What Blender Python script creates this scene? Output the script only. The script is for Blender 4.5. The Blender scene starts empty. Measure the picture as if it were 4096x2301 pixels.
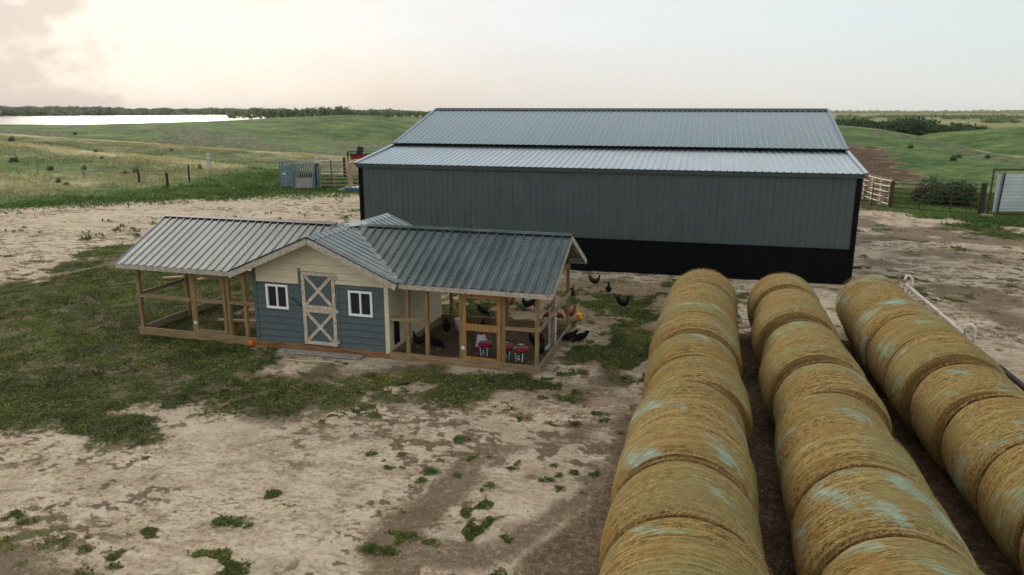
import bpy, math, random
import numpy as np
from mathutils import Matrix, Vector
random.seed(7); rng = np.random.default_rng(11)
R = math.radians
SC = bpy.context.scene
COL = SC.collection

# ------------------------------------------------------------------ camera
FPX, PITCH, ROLL, YAW, CAMH = 2932.6, .2355, .0026, .2482, 5.7
cam = bpy.data.cameras.new('camera'); camo = bpy.data.objects.new('camera', cam); COL.objects.link(camo)
cam.sensor_width = 36; cam.lens = 36*FPX/4096; cam.clip_end = 20000; cam.clip_start = .1
_f = Vector((-math.sin(YAW)*math.cos(PITCH), math.cos(YAW)*math.cos(PITCH), -math.sin(PITCH)))
_r = Vector((math.cos(YAW), math.sin(YAW), 0)); _u = _r.cross(_f)
_r2 = _r*math.cos(ROLL)+_u*math.sin(ROLL); _u2 = -_r*math.sin(ROLL)+_u*math.cos(ROLL)
M = Matrix((_r2, _u2, -_f)).transposed().to_4x4(); M.translation = (0, 0, CAMH); camo.matrix_world = M
SC.camera = camo
# ------------------------------------------------------------------ sky, sun, exposure
SUN_AZ = 40.0     # degrees left of +Y
SUN_EL = 13.0
w = bpy.data.worlds.new('World'); SC.world = w; w.use_nodes = True
nt = w.node_tree; nt.nodes.clear()
def N(nt, t, **k):
    n = nt.nodes.new(t)
    for a, b in k.items(): setattr(n, a, b)
    return n
def L(nt, a, b): nt.links.new(a, b)
def math_(nt, op, a, b=None, clamp=False):
    n = N(nt, 'ShaderNodeMath', operation=op); n.use_clamp = clamp
    for i, v in enumerate((a, b)):
        if v is None: continue
        if isinstance(v, (int, float)): n.inputs[i].default_value = v
        else: L(nt, v, n.inputs[i])
    return n.outputs[0]
def mixc(nt, f, a, b, mode='MIX'):
    n = N(nt, 'ShaderNodeMix', data_type='RGBA'); n.blend_type = mode
    for s, v in ((n.inputs['Factor'], f), (n.inputs['A'], a), (n.inputs['B'], b)):
        if isinstance(v, (int, float)): s.default_value = v
        elif isinstance(v, tuple): s.default_value = (*v[:3], 1)
        else: L(nt, v, s)
    return n.outputs['Result']
def ramp(nt, x, *st):
    n = N(nt, 'ShaderNodeValToRGB'); e = n.color_ramp.elements
    while len(e) < len(st): e.new(.5)
    for i, (p_, c_) in enumerate(st):
        e[i].position = p_; e[i].color = (*c_, 1) if isinstance(c_, tuple) else (c_, c_, c_, 1)
    L(nt, x, n.inputs[0]); return n.outputs[0]
def mrange(nt, x, a, b, c=0., d=1.):
    n = N(nt, 'ShaderNodeMapRange'); L(nt, x, n.inputs[0])
    for i, v in enumerate((a, b, c, d)): n.inputs[i+1].default_value = v
    return n.outputs[0]
def dotv(nt, v, vec):
    n = N(nt, 'ShaderNodeVectorMath', operation='DOT_PRODUCT'); L(nt, v, n.inputs[0]); n.inputs[1].default_value = vec
    return n.outputs['Value']
tc = N(nt, 'ShaderNodeTexCoord').outputs['Generated']
el = math_(nt, 'ARCSINE', dotv(nt, tc, (0, 0, 1)))             # elevation in radians
sd = (-math.sin(R(SUN_AZ)), math.cos(R(SUN_AZ)), 0)
fs = dotv(nt, tc, sd)                                          # 1 towards the sun, -1 away
sky = N(nt, 'ShaderNodeTexSky', sky_type='NISHITA'); sky.sun_disc = False
sky.sun_elevation = R(SUN_EL); sky.sun_rotation = R(-SUN_AZ); sky.air_density = 1.2; sky.dust_density = 2.5
# thin evening overcast: warm towards the sun, pale grey green away from it, cool and darker higher up; unseen zenith and back brightened as added fill
horiz = ramp(nt, mrange(nt, fs, -1, 1), (0., (.60, .66, .70)), (.55, (.62, .67, .68)), (.74, (.77, .785, .75)), (.94, (.83, .795, .735)), (.985, (.85, .76, .645)), (1., (.82, .73, .62)))
low = ramp(nt, mrange(nt, fs, -1, 1), (0., (.60, .67, .72)), (.55, (.64, .71, .73)), (.74, (.72, .82, .80)), (.93, (.85, .89, .885)), (1., (.94, .935, .915)))
def dirae(azd, eld): return (-math.sin(R(azd))*math.cos(R(eld)), math.cos(R(azd))*math.cos(R(eld)), math.sin(R(eld)))
backc = mrange(nt, dotv(nt, tc, (0, -1, .15)), -.05, .7)
lobe = mrange(nt, dotv(nt, tc, dirae(70, 39)), .925, .985)
c1 = mixc(nt, mrange(nt, el, .015, .10), horiz, low)
c1 = mixc(nt, mrange(nt, el, .19, .30), c1, (1.30, 1.38, 1.42))
c1 = mixc(nt, mrange(nt, el, .38, .66), c1, (.21, .27, .285))
c1 = mixc(nt, mrange(nt, el, 1.12, 1.25), c1, (2.3, 2.35, 2.35))
c1 = mixc(nt, lobe, c1, (2.9, 2.3, 1.95))
c1 = mixc(nt, backc, c1, (1.02, 1.05, 1.06))
# clouds near the sun
mp = N(nt, 'ShaderNodeMapping'); L(nt, tc, mp.inputs[0]); mp.inputs['Scale'].default_value = (1, 1, 2.6)
nz = N(nt, 'ShaderNodeTexNoise'); L(nt, mp.outputs[0], nz.inputs[0]); nz.inputs['Scale'].default_value = 6.5; nz.inputs['Detail'].default_value = 9; nz.inputs['Roughness'].default_value = .58
cl = ramp(nt, nz.outputs[0], (.42, 0.), (.60, 1.))
def dirv(px, py):                                            # photograph direction of a sky feature (2576 wide)
    a = px*1.59-2048; b = py*1.59-1150.5
    v = _r*a - _u*b + _f*FPX; v.normalize(); return v
dc = dotv(nt, tc, tuple(dirv(20, 145)))
near = mrange(nt, dc, .9925, .9990)
mp2 = N(nt, 'ShaderNodeMapping'); L(nt, tc, mp2.inputs[0]); mp2.inputs['Scale'].default_value = (1, 1, 1.8)
nz2 = N(nt, 'ShaderNodeTexNoise'); L(nt, mp2.outputs[0], nz2.inputs[0]); nz2.inputs['Scale'].default_value = 19; nz2.inputs['Detail'].default_value = 8
edge = mrange(nt, math_(nt, 'ADD', near, math_(nt, 'MULTIPLY', math_(nt, 'SUBTRACT', nz2.outputs[0], .5), 3.0)), .45, .95)
bank = mrange(nt, math_(nt, 'ADD', mrange(nt, dotv(nt, tc, tuple(dirv(-60, 290))), .986, .999), math_(nt, 'MULTIPLY', math_(nt, 'SUBTRACT', nz2.outputs[0], .5), .7)), .1, .9)
glow = mrange(nt, dotv(nt, tc, tuple(dirv(420, 110))), .965, .999)
c2 = mixc(nt, math_(nt, 'MULTIPLY', glow, .75), c1, (.95, .93, .88))
sunward = mrange(nt, fs, .70, .97)
c3 = mixc(nt, math_(nt, 'MULTIPLY', math_(nt, 'MULTIPLY', cl, sunward), .13), c2, (.60, .55, .50))
edge = math_(nt, 'MULTIPLY', edge, mrange(nt, near, .0, .12))
c4 = mixc(nt, math_(nt, 'MULTIPLY', edge, .78), c3, (.58, .55, .515))
c4 = mixc(nt, math_(nt, 'MULTIPLY', bank, .40), c4, (.70, .66, .63))
bg1 = N(nt, 'ShaderNodeBackground'); L(nt, sky.outputs[0], bg1.inputs[0]); bg1.inputs[1].default_value = .05
bg2 = N(nt, 'ShaderNodeBackground'); L(nt, c4, bg2.inputs[0]); bg2.inputs[1].default_value = .98
mx = N(nt, 'ShaderNodeMixShader'); mx.inputs[0].default_value = .94
L(nt, bg1.outputs[0], mx.inputs[1]); L(nt, bg2.outputs[0], mx.inputs[2])
wo = N(nt, 'ShaderNodeOutputWorld'); L(nt, mx.outputs[0], wo.inputs[0])
sun = bpy.data.lights.new('sun', 'SUN'); sun.energy = 1.3; sun.angle = R(14); sun.color = (1, .86, .68)
suno = bpy.data.objects.new('sun', sun); COL.objects.link(suno)
suno.rotation_euler = (R(90-SUN_EL), 0, R(180+SUN_AZ))
SC.view_settings.view_transform = 'Standard'; SC.view_settings.look = 'None'; SC.view_settings.gamma = 1
SC.view_settings.exposure = 0.10

# ------------------------------------------------------------------ pixel -> place helpers (used only to decide where things stand)
def ray(u, v):
    a, b = u-2048, v-1150.5
    c, s = math.cos(ROLL), math.sin(ROLL); a, b = c*a+s*b, -s*a+c*b
    d = _r*a - _u*b + _f*FPX
    return np.array(d)
def at(u, v, z=0.):                       # source pixel on a level plane
    d = ray(u, v); t = (z-CAMH)/d[2]; return (d[0]*t, d[1]*t)
def atD(x, y, z=0.): return at(x*1.59, y*1.59, z)
def atX(u, v, X):
    d = ray(u, v); t = X/d[0]; return (d[1]*t, CAMH+d[2]*t)

# ------------------------------------------------------------------ mesh builder
class MB:
    def __init__(s): s.v = []; s.f = []; s.n = 0; s.sm = False
    def add(s, vs, fs):
        s.v.extend(vs); s.f.extend([tuple(i+s.n for i in f) for f in fs]); s.n += len(vs)
    def box(s, x0, x1, y0, y1, z0, z1):
        v = [(x, y, z) for z in (z0, z1) for y in (y0, y1) for x in (x0, x1)]
        s.add(v, [(0, 2, 3, 1), (4, 5, 7, 6), (0, 1, 5, 4), (2, 6, 7, 3), (0, 4, 6, 2), (1, 3, 7, 5)]); return s
    def bar(s, a, b, w, h, up=(0, 0, 1)):   # rectangular beam from a to b
        a, b = Vector(a), Vector(b); d = (b-a).normalized(); upv = Vector(up)
        x = d.cross(upv)
        if x.length < 1e-4: x = d.cross(Vector((1, 0, 0)))
        x.normalize(); y = x.cross(d)
        v = []
        for p_ in (a, b):
            for i, j in ((-1, -1), (1, -1), (1, 1), (-1, 1)): v.append(tuple(p_+x*(i*w/2)+y*(j*h/2)))
        s.add(v, [(3, 2, 1, 0), (4, 5, 6, 7), (0, 1, 5, 4), (1, 2, 6, 5), (2, 3, 7, 6), (3, 0, 4, 7)]); return s
    def tube(s, pts, r, n=8, cap=True):
        pts = [Vector(p_) for p_ in pts]; rs = r if isinstance(r, (list, tuple)) else [r]*len(pts)
        rings = []; up = Vector((0, 0, 1))
        for i, p_ in enumerate(pts):
            d = (pts[min(i+1, len(pts)-1)]-pts[max(i-1, 0)]).normalized()
            x = d.cross(up)
            if x.length < .05: x = d.cross(Vector((1, 0, 0)))
            x.normalize(); y = x.cross(d)
            rr = rs[i]; rx, ry = rr if isinstance(rr, tuple) else (rr, rr)
            rings.append([tuple(p_+x*math.cos(2*math.pi*k/n)*rx+y*math.sin(2*math.pi*k/n)*ry) for k in range(n)])
        v = [q for r_ in rings for q in r_]; f = []
        for i in range(len(rings)-1):
            for k in range(n):
                f.append((i*n+k, i*n+(k+1) % n, (i+1)*n+(k+1) % n, (i+1)*n+k))
        if cap: f.append(tuple(range(n))[::-1]); f.append(tuple((len(rings)-1)*n+k for k in range(n)))
        s.add(v, f); return s
    def lathe(s, prof, c=(0, 0, 0), n=20):
        v = []; f = []
        for r_, z in prof:
            for k in range(n): v.append((c[0]+r_*math.cos(2*math.pi*k/n), c[1]+r_*math.sin(2*math.pi*k/n), c[2]+z))
        for i in range(len(prof)-1):
            for k in range(n): f.append((i*n+k, i*n+(k+1) % n, (i+1)*n+(k+1) % n, (i+1)*n+k))
        f.append(tuple(range(n))[::-1]); f.append(tuple((len(prof)-1)*n+k for k in range(n)))
        s.add(v, f); return s
    def prism(s, poly, y0, y1):            # polygon in x,z extruded along y
        n = len(poly)
        v = [(x, y0, z) for x, z in poly]+[(x, y1, z) for x, z in poly]
        f = [tuple(range(n)), tuple(range(n, 2*n))[::-1]]+[(i, i+n, (i+1) % n+n, (i+1) % n) for i in range(n)]
        s.add(v, f); return s
    def build(s, name, m=None, parent=None, smooth=False, loc=None, bevel=0):
        me = bpy.data.meshes.new(name); me.from_pydata(s.v, [], s.f); me.update()
        import bmesh
        bm = bmesh.new(); bm.from_mesh(me); bmesh.ops.recalc_face_normals(bm, faces=bm.faces); bm.to_mesh(me); bm.free()
        if m: me.materials.append(m)
        if smooth: me.shade_smooth()
        o = bpy.data.objects.new(name, me); COL.objects.link(o)
        if parent: o.parent = parent
        if loc: o.location = loc
        if bevel:
            b = o.modifiers.new('bevel', 'BEVEL'); b.width = bevel; b.segments = 2; b.limit_method = 'ANGLE'
        return o
def soup(name, V, F, m, parent=None, smooth=False, attrs=None):
    """numpy mesh, all faces with the same number of corners"""
    me = bpy.data.meshes.new(name); V = np.asarray(V, np.float32); F = np.asarray(F, np.int32); k = F.shape[1]
    me.vertices.add(len(V)); me.vertices.foreach_set('co', V.ravel())
    me.loops.add(F.size); me.loops.foreach_set('vertex_index', F.ravel())
    me.polygons.add(len(F)); me.polygons.foreach_set('loop_start', np.arange(0, F.size, k, dtype=np.int32))
    for an, arr in (attrs or {}).items():
        if arr.ndim == 1:
            a = me.attributes.new(an, 'FLOAT', 'POINT'); a.data.foreach_set('value', arr.astype(np.float32))
    me.update(calc_edges=True); me.validate()
    if m: me.materials.append(m)
    if smooth: me.shade_smooth()
    o = bpy.data.objects.new(name, me); COL.objects.link(o)
    if parent: o.parent = parent
    return o
def tag(o, label=None, cat=None, group=None, kind=None):
    if label: o['label'] = label
    if cat: o['category'] = cat
    if group: o['group'] = group
    if kind: o['kind'] = kind
    return o
def thing(name, label, cat, loc=(0, 0, 0), rz=0, group=None):
    o = bpy.data.objects.new(name, None); COL.objects.link(o); o.empty_display_size = .3
    o.location = loc; o.rotation_euler = (0, 0, rz); return tag(o, label, cat, group)
def dup(root, loc, rz=0, label=None, group=None, scale=None):
    r = root.copy(); COL.objects.link(r); r.location = loc; r.rotation_euler = (0, 0, rz)
    if scale: r.scale = (scale,)*3 if isinstance(scale, (int, float)) else scale
    if label: r['label'] = label
    if group: r['group'] = group
    def rec(a, b):
        for ch in list(a.children):
            c = ch.copy(); COL.objects.link(c); c.parent = b; rec(ch, c)
    rec(root, r); return r

# ------------------------------------------------------------------ materials
def mat(name, col, rough=.8, var=.25, scale=4., stretch=(1, 1, 1), bump=0., bscale=40., metal=0., spec=.3, col2=None, rnd=0., coat=0.):
    m = bpy.data.materials.new(name); m.use_nodes = True; t = m.node_tree; b = t.nodes['Principled BSDF']
    tc = N(t, 'ShaderNodeTexCoord').outputs['Object']
    mp = N(t, 'ShaderNodeMapping'); L(t, tc, mp.inputs[0]); mp.inputs['Scale'].default_value = stretch
    nz = N(t, 'ShaderNodeTexNoise'); L(t, mp.outputs[0], nz.inputs[0]); nz.inputs['Scale'].default_value = scale; nz.inputs['Detail'].default_value = 7; nz.inputs['Roughness'].default_value = .65
    c2 = col2 or tuple(c*(1-var*1.6) for c in col); c1 = tuple(min(1, c*(1+var*.6)) for c in col)
    c = ramp(t, nz.outputs[0], (.3, c2), (.7, c1))
    if rnd:
        oi = N(t, 'ShaderNodeObjectInfo'); c = mixc(t, mrange(t, oi.outputs['Random'], 0, 1, 0, rnd), c, tuple(x*.35 for x in col))
    L(t, c, b.inputs['Base Color']); b.inputs['Roughness'].default_value = rough; b.inputs['Metallic'].default_value = metal
    b.inputs['Specular IOR Level'].default_value = spec; b.inputs['Coat Weight'].default_value = coat
    if bump:
        n2 = N(t, 'ShaderNodeTexNoise'); L(t, mp.outputs[0], n2.inputs[0]); n2.inputs['Scale'].default_value = bscale; n2.inputs['Detail'].default_value = 5
        bp = N(t, 'ShaderNodeBump'); L(t, n2.outputs[0], bp.inputs['Height']); bp.inputs['Strength'].default_value = bump; bp.inputs['Distance'].default_value = .02
        L(t, bp.outputs[0], b.inputs['Normal'])
    return m
MW = dict(
 wood_v=mat('treated_wood_upright', (.31, .21, .10), .85, .45, 3, (9, 9, .7), .5, 20, col2=(.14, .085, .035), rnd=.2),
 wood_h=mat('treated_wood_rail', (.30, .215, .115), .85, .45, 3, (.7, 9, 9), .5, 20, col2=(.14, .09, .045), rnd=.25),
 wood_y=mat('weathered_wood_side', (.30, .25, .17), .85, .4, 3, (9, .7, 9), .5, 20, col2=(.15, .12, .08)),
 wood_fresh=mat('fresh_door_wood', (.36, .20, .07), .8, .4, 3, (8, 8, .7), .4, 20, col2=(.18, .085, .028)),
 wood_pale=mat('peeling_pale_wood', (.62, .54, .43), .85, .35, 14, (2, 2, 1), .4, 30, col2=(.20, .15, .10)),
 wood_grey=mat('weathered_fascia', (.42, .38, .31), .85, .4, 4, (3, 3, 3), .4, 30, col2=(.22, .19, .15)),
 skid=mat('house_skid_wood', (.26, .135, .055), .85, .45, 3, (.6, 9, 9), .5, 20, col2=(.09, .045, .02)),
 cream=mat('cream_siding', (.62, .55, .39), .7, .12, 3, (1, 1, 3), .15, 60),
 slate=mat('slate_blue_siding', (.086, .108, .115), .65, .15, 3, (1, 1, 3), .15, 60),
 vinyl=mat('white_vinyl', (.80, .82, .82), .4, .03, 3),
 glass=mat('dark_window_glass', (.012, .014, .012), .06, .3, 2, spec=.6),
 blackmetal=mat('black_metal', (.004, .004, .005), .6, .2, 2, (1, 1, 1), spec=.08),
 rust=mat('rusty_pipe', (.085, .045, .03), .75, .5, 6, bump=.2),
 whitepipe=mat('white_painted_pipe', (.72, .69, .63), .5, .2, 7, col2=(.42, .30, .20)),
 chute=mat('blue_grey_painted_steel', (.12, .20, .225), .5, .3, 4, col2=(.06, .10, .11)),
 greysteel=mat('grey_steel', (.28, .31, .31), .5, .3, 6),
 galv=mat('galvanised_tin', (.52, .58, .62), .35, .15, .8, (1, 1, 3), metal=.55, spec=.5),
 paleboard=mat('scuffed_white_panel', (.33, .31, .28), .8, .3, 9, col2=(.16, .14, .115)),
 slab=mat('white_sheet', (.68, .70, .72), .6, .06, 3),
 bluebar=mat('blue_beam', (.02, .12, .22), .5, .2, 3),
 red=mat('red_machine_paint', (.36, .015, .012), .45, .3, 5),
 dark=mat('dark_machine_steel', (.02, .02, .02), .55, .4, 5),
 orange=mat('orange_plastic', (.75, .13, .02), .4, .1, 5),
 redplastic=mat('red_plastic', (.27, .016, .032), .4, .15, 5),
 whiteplastic=mat('white_plastic', (.62, .66, .68), .4, .08, 5),
 bucket=mat('translucent_bucket_plastic', (.34, .36, .36), .4, .12, 5),
 labelgreen=mat('dark_label', (.02, .05, .04), .5, .2, 5),
 bark=mat('bark', (.08, .06, .04), .9, .4, 5, (3, 3, .6), .4, 20),
 oldpost=mat('old_dark_post', (.045, .036, .028), .9, .4, 5, (4, 4, .7), .4, 20),
 tanpost=mat('pale_round_post', (.36, .29, .19), .9, .3, 5, (4, 4, .7), .3, 20),
 greypost=mat('grey_old_post', (.24, .22, .18), .9, .3, 5, (4, 4, .7), .3, 20),
 stonewhite=mat('chalky_white_block', (.50, .49, .47), .85, .35, 9, bump=.5, col2=(.25, .24, .23)),
 rope=mat('pale_yellow_twine', (.52, .46, .22), .8, .2, 10),
 stripe=mat('bright_pine_board', (.44, .31, .14), .8, .3, 3, (1, 9, 9), .3, 20),
)
def metal_roof(name, col, rough, spec, metal=0., tintvar=.12):
    m = bpy.data.materials.new(name); m.use_nodes = True; t = m.node_tree; b = t.nodes['Principled BSDF']
    tc = N(t, 'ShaderNodeTexCoord').outputs['Object']
    mp = N(t, 'ShaderNodeMapping'); L(t, tc, mp.inputs[0]); mp.inputs['Scale'].default_value = (1.1, .25, 1)
    nz = N(t, 'ShaderNodeTexNoise'); L(t, mp.outputs[0], nz.inputs[0]); nz.inputs['Scale'].default_value = 1.5; nz.inputs['Detail'].default_value = 6
    nf = N(t, 'ShaderNodeTexNoise'); L(t, tc, nf.inputs[0]); nf.inputs['Scale'].default_value = 18; nf.inputs['Detail'].default_value = 8
    f = math_(t, 'ADD', math_(t, 'MULTIPLY', nz.outputs[0], .6), math_(t, 'MULTIPLY', nf.outputs[0], .4))
    c = ramp(t, f, (.35, tuple(x*(1-tintvar) for x in col)), (.65, tuple(x*(1+tintvar) for x in col)))
    L(t, c, b.inputs['Base Color']); b.inputs['Metallic'].default_value = metal; b.inputs['Specular IOR Level'].default_value = spec
    L(t, mrange(t, f, .3, .7, rough-.05, rough+.07), b.inputs['Roughness'])
    bp = N(t, 'ShaderNodeBump'); L(t, nz.outputs[0], bp.inputs['Height']); bp.inputs['Strength'].default_value = .04; bp.inputs['Distance'].default_value = .05
    L(t, bp.outputs[0], b.inputs['Normal'])
    return m
MW['barn_roof'] = metal_roof('charcoal_blue_roof_sheet', (.25, .305, .33), .27, .5, .85, .08)
MW['barn_wall'] = metal_roof('charcoal_wall_sheet', (.052, .071, .070), .5, .4, .0, .16)
MW['coop_roof'] = metal_roof('weathered_coop_roof_sheet', (.165, .185, .183), .17, .5, .85, .22)

def foliage_mat(name, c_dark, c_light, tr=.25):
    m = bpy.data.materials.new(name); m.use_nodes = True; t = m.node_tree; b = t.nodes['Principled BSDF']
    at_ = N(t, 'ShaderNodeAttribute', attribute_name='tone'); oi = N(t, 'ShaderNodeObjectInfo')
    x = math_(t, 'ADD', math_(t, 'MULTIPLY', at_.outputs['Fac'], .75), math_(t, 'MULTIPLY', oi.outputs['Random'], .25))
    c = ramp(t, x, (.05, c_dark), (.95, c_light))
    L(t, c, b.inputs['Base Color']); b.inputs['Roughness'].default_value = .7; b.inputs['Specular IOR Level'].default_value = .15
    tl = N(t, 'ShaderNodeBsdfTranslucent'); L(t, c, tl.inputs[0]); ms = N(t, 'ShaderNodeMixShader'); ms.inputs[0].default_value = tr
    L(t, b.outputs[0], ms.inputs[1]); L(t, tl.outputs[0], ms.inputs[2]); L(t, ms.outputs[0], t.nodes['Material Output'].inputs[0])
    return m
MW['leaf_far'] = foliage_mat('far_tree_leaves', (.085, .125, .060), (.25, .28, .13))
MW['leaf_wood_hazed'] = foliage_mat('hazed_far_wood_leaves', (.12, .145, .095), (.30, .32, .20))  # distance haze put into the colour as paler leaves
MW['leaf_dark'] = foliage_mat('creek_tree_leaves', (.028, .052, .026), (.10, .135, .060))
MW['leaf_pale_hazed'] = foliage_mat('hazed_horizon_tree_leaves', (.22, .24, .12), (.46, .44, .24))  # paleness is partly distance haze put into the leaf colour
MW['weed'] = foliage_mat('ground_weeds', (.014, .030, .007), (.20, .235, .045), .3)
MW['tuft'] = foliage_mat('weed_clump_leaves', (.025, .050, .014), (.18, .23, .06), .3)
MW['drygrass'] = foliage_mat('dry_grass_litter', (.10, .065, .035), (.36, .27, .15), .1)
MW['prairie'] = foliage_mat('prairie_grass', (.11, .155, .05), (.66, .54, .31), .25)
MW['verge'] = foliage_mat('verge_leaves', (.025, .060, .014), (.14, .21, .055), .3)

# ------------------------------------------------------------------ value noise
def vnoise(x, y, seed=0):
    xi, yi = np.floor(x).astype(np.int64), np.floor(y).astype(np.int64); xf, yf = x-xi, y-yi
    def h(a, b):
        n = (a*374761393+b*668265263+seed*1442695041) & 0xffffffff
        n = ((n ^ (n >> 13))*1274126177) & 0xffffffff
        return ((n ^ (n >> 16)) & 0xffff)/65535.
    u, v = xf*xf*(3-2*xf), yf*yf*(3-2*yf)
    return (h(xi, yi)*(1-u)+h(xi+1, yi)*u)*(1-v)+(h(xi, yi+1)*(1-u)+h(xi+1, yi+1)*u)*v
def fbm(x, y, sc, oc=4, seed=0, rough=.5):
    x, y = np.asarray(x, float)/sc, np.asarray(y, float)/sc; a, s, t = 1., 0., 0.
    for i in range(oc):
        s = s+a*vnoise(x+i*17.3, y-i*9.1, seed+i); t += a; a *= rough; x, y = x*2.03, y*2.03
    return s/t
def sstep(a, b, x): t = np.clip((x-a)/(b-a), 0, 1); return t*t*(3-2*t)

# ------------------------------------------------------------------ terrain: crests and hollows at their own distances
HY = 281.1   # horizon row, 2576 px wide picture
def zpix(x, y, r):
    d = ray(x*1.59, y*1.59); return CAMH+r*d[2]/math.hypot(d[0], d[1])
def azim(x): d = ray(x*1.59, 450); return math.atan2(-d[0], d[1])      # left positive
def colL(x, R0, r0, R1, r1, R2, R3, r3, lake, far, farr):
    z0 = zpix(x, R0, r0); z1 = zpix(x, R1, r1); z2 = zpix(x, R2, 210); z3 = zpix(x, R3, r3)
    n = [(46, 0), (60, min(0, z0)-.35+.2), (r0, z0), (r0+17, z0-1.9), (r1, z1), (r1+25, z1-2.6), (210, z2), (240, z2-2.4), (r3, z3), (r3+110, z3-4.5)]
    if lake: n += [(700, -6.5), (farr, -6.2), (farr+60, -1.0), (4000, 4.6), (9000, zpix(x, 283, 9000)-4)]
    else: n += [(700, -3.4), (1100, -2.4), (1700, -1.), (4000, 4.6), (9000, zpix(x, 283, 9000)-4)]
    return n
def colR(x, q1, rq, q2, r2):
    z1 = zpix(x, q1, rq)
    n = [(48, 0)]
    for i, k in enumerate((.12, .28, .45, .65, .82)):
        r = 48*(rq/48)**k; zz = z1*k**1.5-.9*math.sin(math.pi*min(1, k*1.5))*(1 if k < .66 else 0)
        n.append((r, zz))
    n += [(rq, z1), (rq*1.3, z1-5), (r2, zpix(x, q2, r2) if q2 else -6.5), (r2+75, -7), (600, zpix(x, 306, 600)), (900, zpix(x, 297, 900)), (1600, zpix(x, 290, 1600)), (3500, zpix(x, 285, 3500)), (9000, zpix(x, 283, 9000))]
    return n
cols = [(-500, colL(-500, 352, 95, 330, 150, 322, 312, 300, 1, 293, 1337)),
 (0, colL(0, 355, 92, 333.5, 150, 322, 312.5, 300, 1, 293, 1337)), (183, colL(183, 374, 88, 346, 145, 324, 312, 300, 1, 292, 1400)),
 (366, colL(366, 392, 82, 357, 140, 317, 309, 310, 1, 291, 1550)), (550, colL(550, 411, 76, 372, 133, 322, 303, 320, 1, 290.5, 1700)),
 (640, colL(640, 422, 73, 379, 128, 335, 298.5, 325, 1, 290, 1783)), (680, colL(680, 426, 72, 382, 127, 340, 296, 325, 0, 290, 0)),
 (733, colL(733, 431, 70, 386, 125, 345, 293.3, 325, 0, 290, 0)), (880, colL(880, 446, 66, 397, 120, 357, 287, 330, 0, 0, 0)),
 (953, colL(953, 452, 66, 401, 120, 360, 289, 330, 0, 0, 0)), (1001, colL(1001, 454, 66, 403, 120, 362, 299, 330, 0, 0, 0)),
 (1060, colL(1060, 456, 66, 405, 120, 364, 309, 330, 0, 0, 0)), (1200, colL(1200, 456, 66, 405, 120, 364, 315, 330, 0, 0, 0)),
 (1900, colR(1900, 306, 205, None, 270)), (2096, colR(2096, 311, 200, None, 270)), (2240, colR(2240, 325, 180, None, 260)),
 (2300, colR(2300, 334, 168, 338, 260)), (2337, colR(2337, 341, 160, 332, 255)), (2413, colR(2413, 357, 143, 326.5, 255)), (2500, colR(2500, 374, 122, 320, 255)),
 (2576, colR(2576, 389, 110, 315, 255)), (3100, colR(3100, 400, 105, 308, 255))]
ca = np.array([azim(c[0]) for c in cols]); o_ = np.argsort(ca); ca = ca[o_]
NR = np.array([[n[0] for n in cols[i][1]] for i in o_], float); NZ = np.array([[n[1] for n in cols[i][1]] for i in o_], float)
az = np.concatenate([np.linspace(-math.pi, YAW-.98, 50, endpoint=False), np.linspace(YAW-.98, YAW+.98, 960, endpoint=False), np.linspace(YAW+.98, math.pi, 50, endpoint=False)])
rad = np.concatenate([[.05, 1, 2, 3, 4], np.geomspace(5, 46, 620), np.geomspace(46.15, 420, 420), np.geomspace(424, 9000, 150)])
lr = np.log(rad)
RR = np.empty((len(az), len(rad))); 
nr = np.stack([np.interp(az, ca, NR[:, k]) for k in range(NR.shape[1])], 1); nz_ = np.stack([np.interp(az, ca, NZ[:, k]) for k in range(NR.shape[1])], 1)
Z = np.stack([np.interp(lr, np.log(nr[i]), nz_[i], left=0) for i in range(len(az))])
def gsm(A, s, ax):
    k = int(3*s)+1; g = np.exp(-.5*(np.arange(-k, k+1)/s)**2); g /= g.sum()
    P = np.pad(A, [(k, k) if i == ax else (0, 0) for i in range(2)], mode='edge')
    return sum(g[j]*np.take(P, np.arange(j, j+A.shape[ax]), axis=ax) for j in range(2*k+1))
Zs = gsm(Z, 7, 0); i0 = np.searchsorted(rad, 40)
Zs[:, i0:] = gsm(Zs[:, i0:], 5, 1); Z = np.where(rad[None, :] < 44, 0, Zs)
X = -np.sin(az)[:, None]*rad[None, :]; Y = np.cos(az)[:, None]*rad[None, :]
rad2 = np.broadcast_to(rad[None, :], X.shape)
amp = sstep(46, 110, rad2)
Z = Z + amp*((fbm(X, Y, 26, 3, 3)-.5)*.55+(fbm(X, Y, 7, 3, 5)-.5)*.22+(fbm(X, Y, 1.7, 2, 6)-.5)*.10*(rad2 < 420))+sstep(500, 1500, rad2)*(fbm(X, Y, 160, 3, 8)-.5)*3.0*(az[:, None] < 0)
Z = Z + (rad2 < 60)*((fbm(X, Y, 2.3, 4, 9)-.5)*.05+(fbm(X, Y, .35, 2, 10)-.5)*.022)*sstep(2, 5, rad2)
def ground_z(x, y):
    a = np.arctan2(-np.asarray(x, float), np.asarray(y, float)); r = np.hypot(x, y)
    fi = np.interp(a, az, np.arange(len(az))); fj = np.interp(np.log(np.maximum(r, .06)), lr, np.arange(len(rad)))
    i = np.clip(fi.astype(int), 0, len(az)-2); j = np.clip(fj.astype(int), 0, len(rad)-2); u, v = fi-i, fj-j
    return Z[i, j]*(1-u)*(1-v)+Z[i+1, j]*u*(1-v)+Z[i, j+1]*(1-u)*v+Z[i+1, j+1]*u*v
def gz(x, y): return float(ground_z(np.array([x]), np.array([y]))[0])

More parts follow.
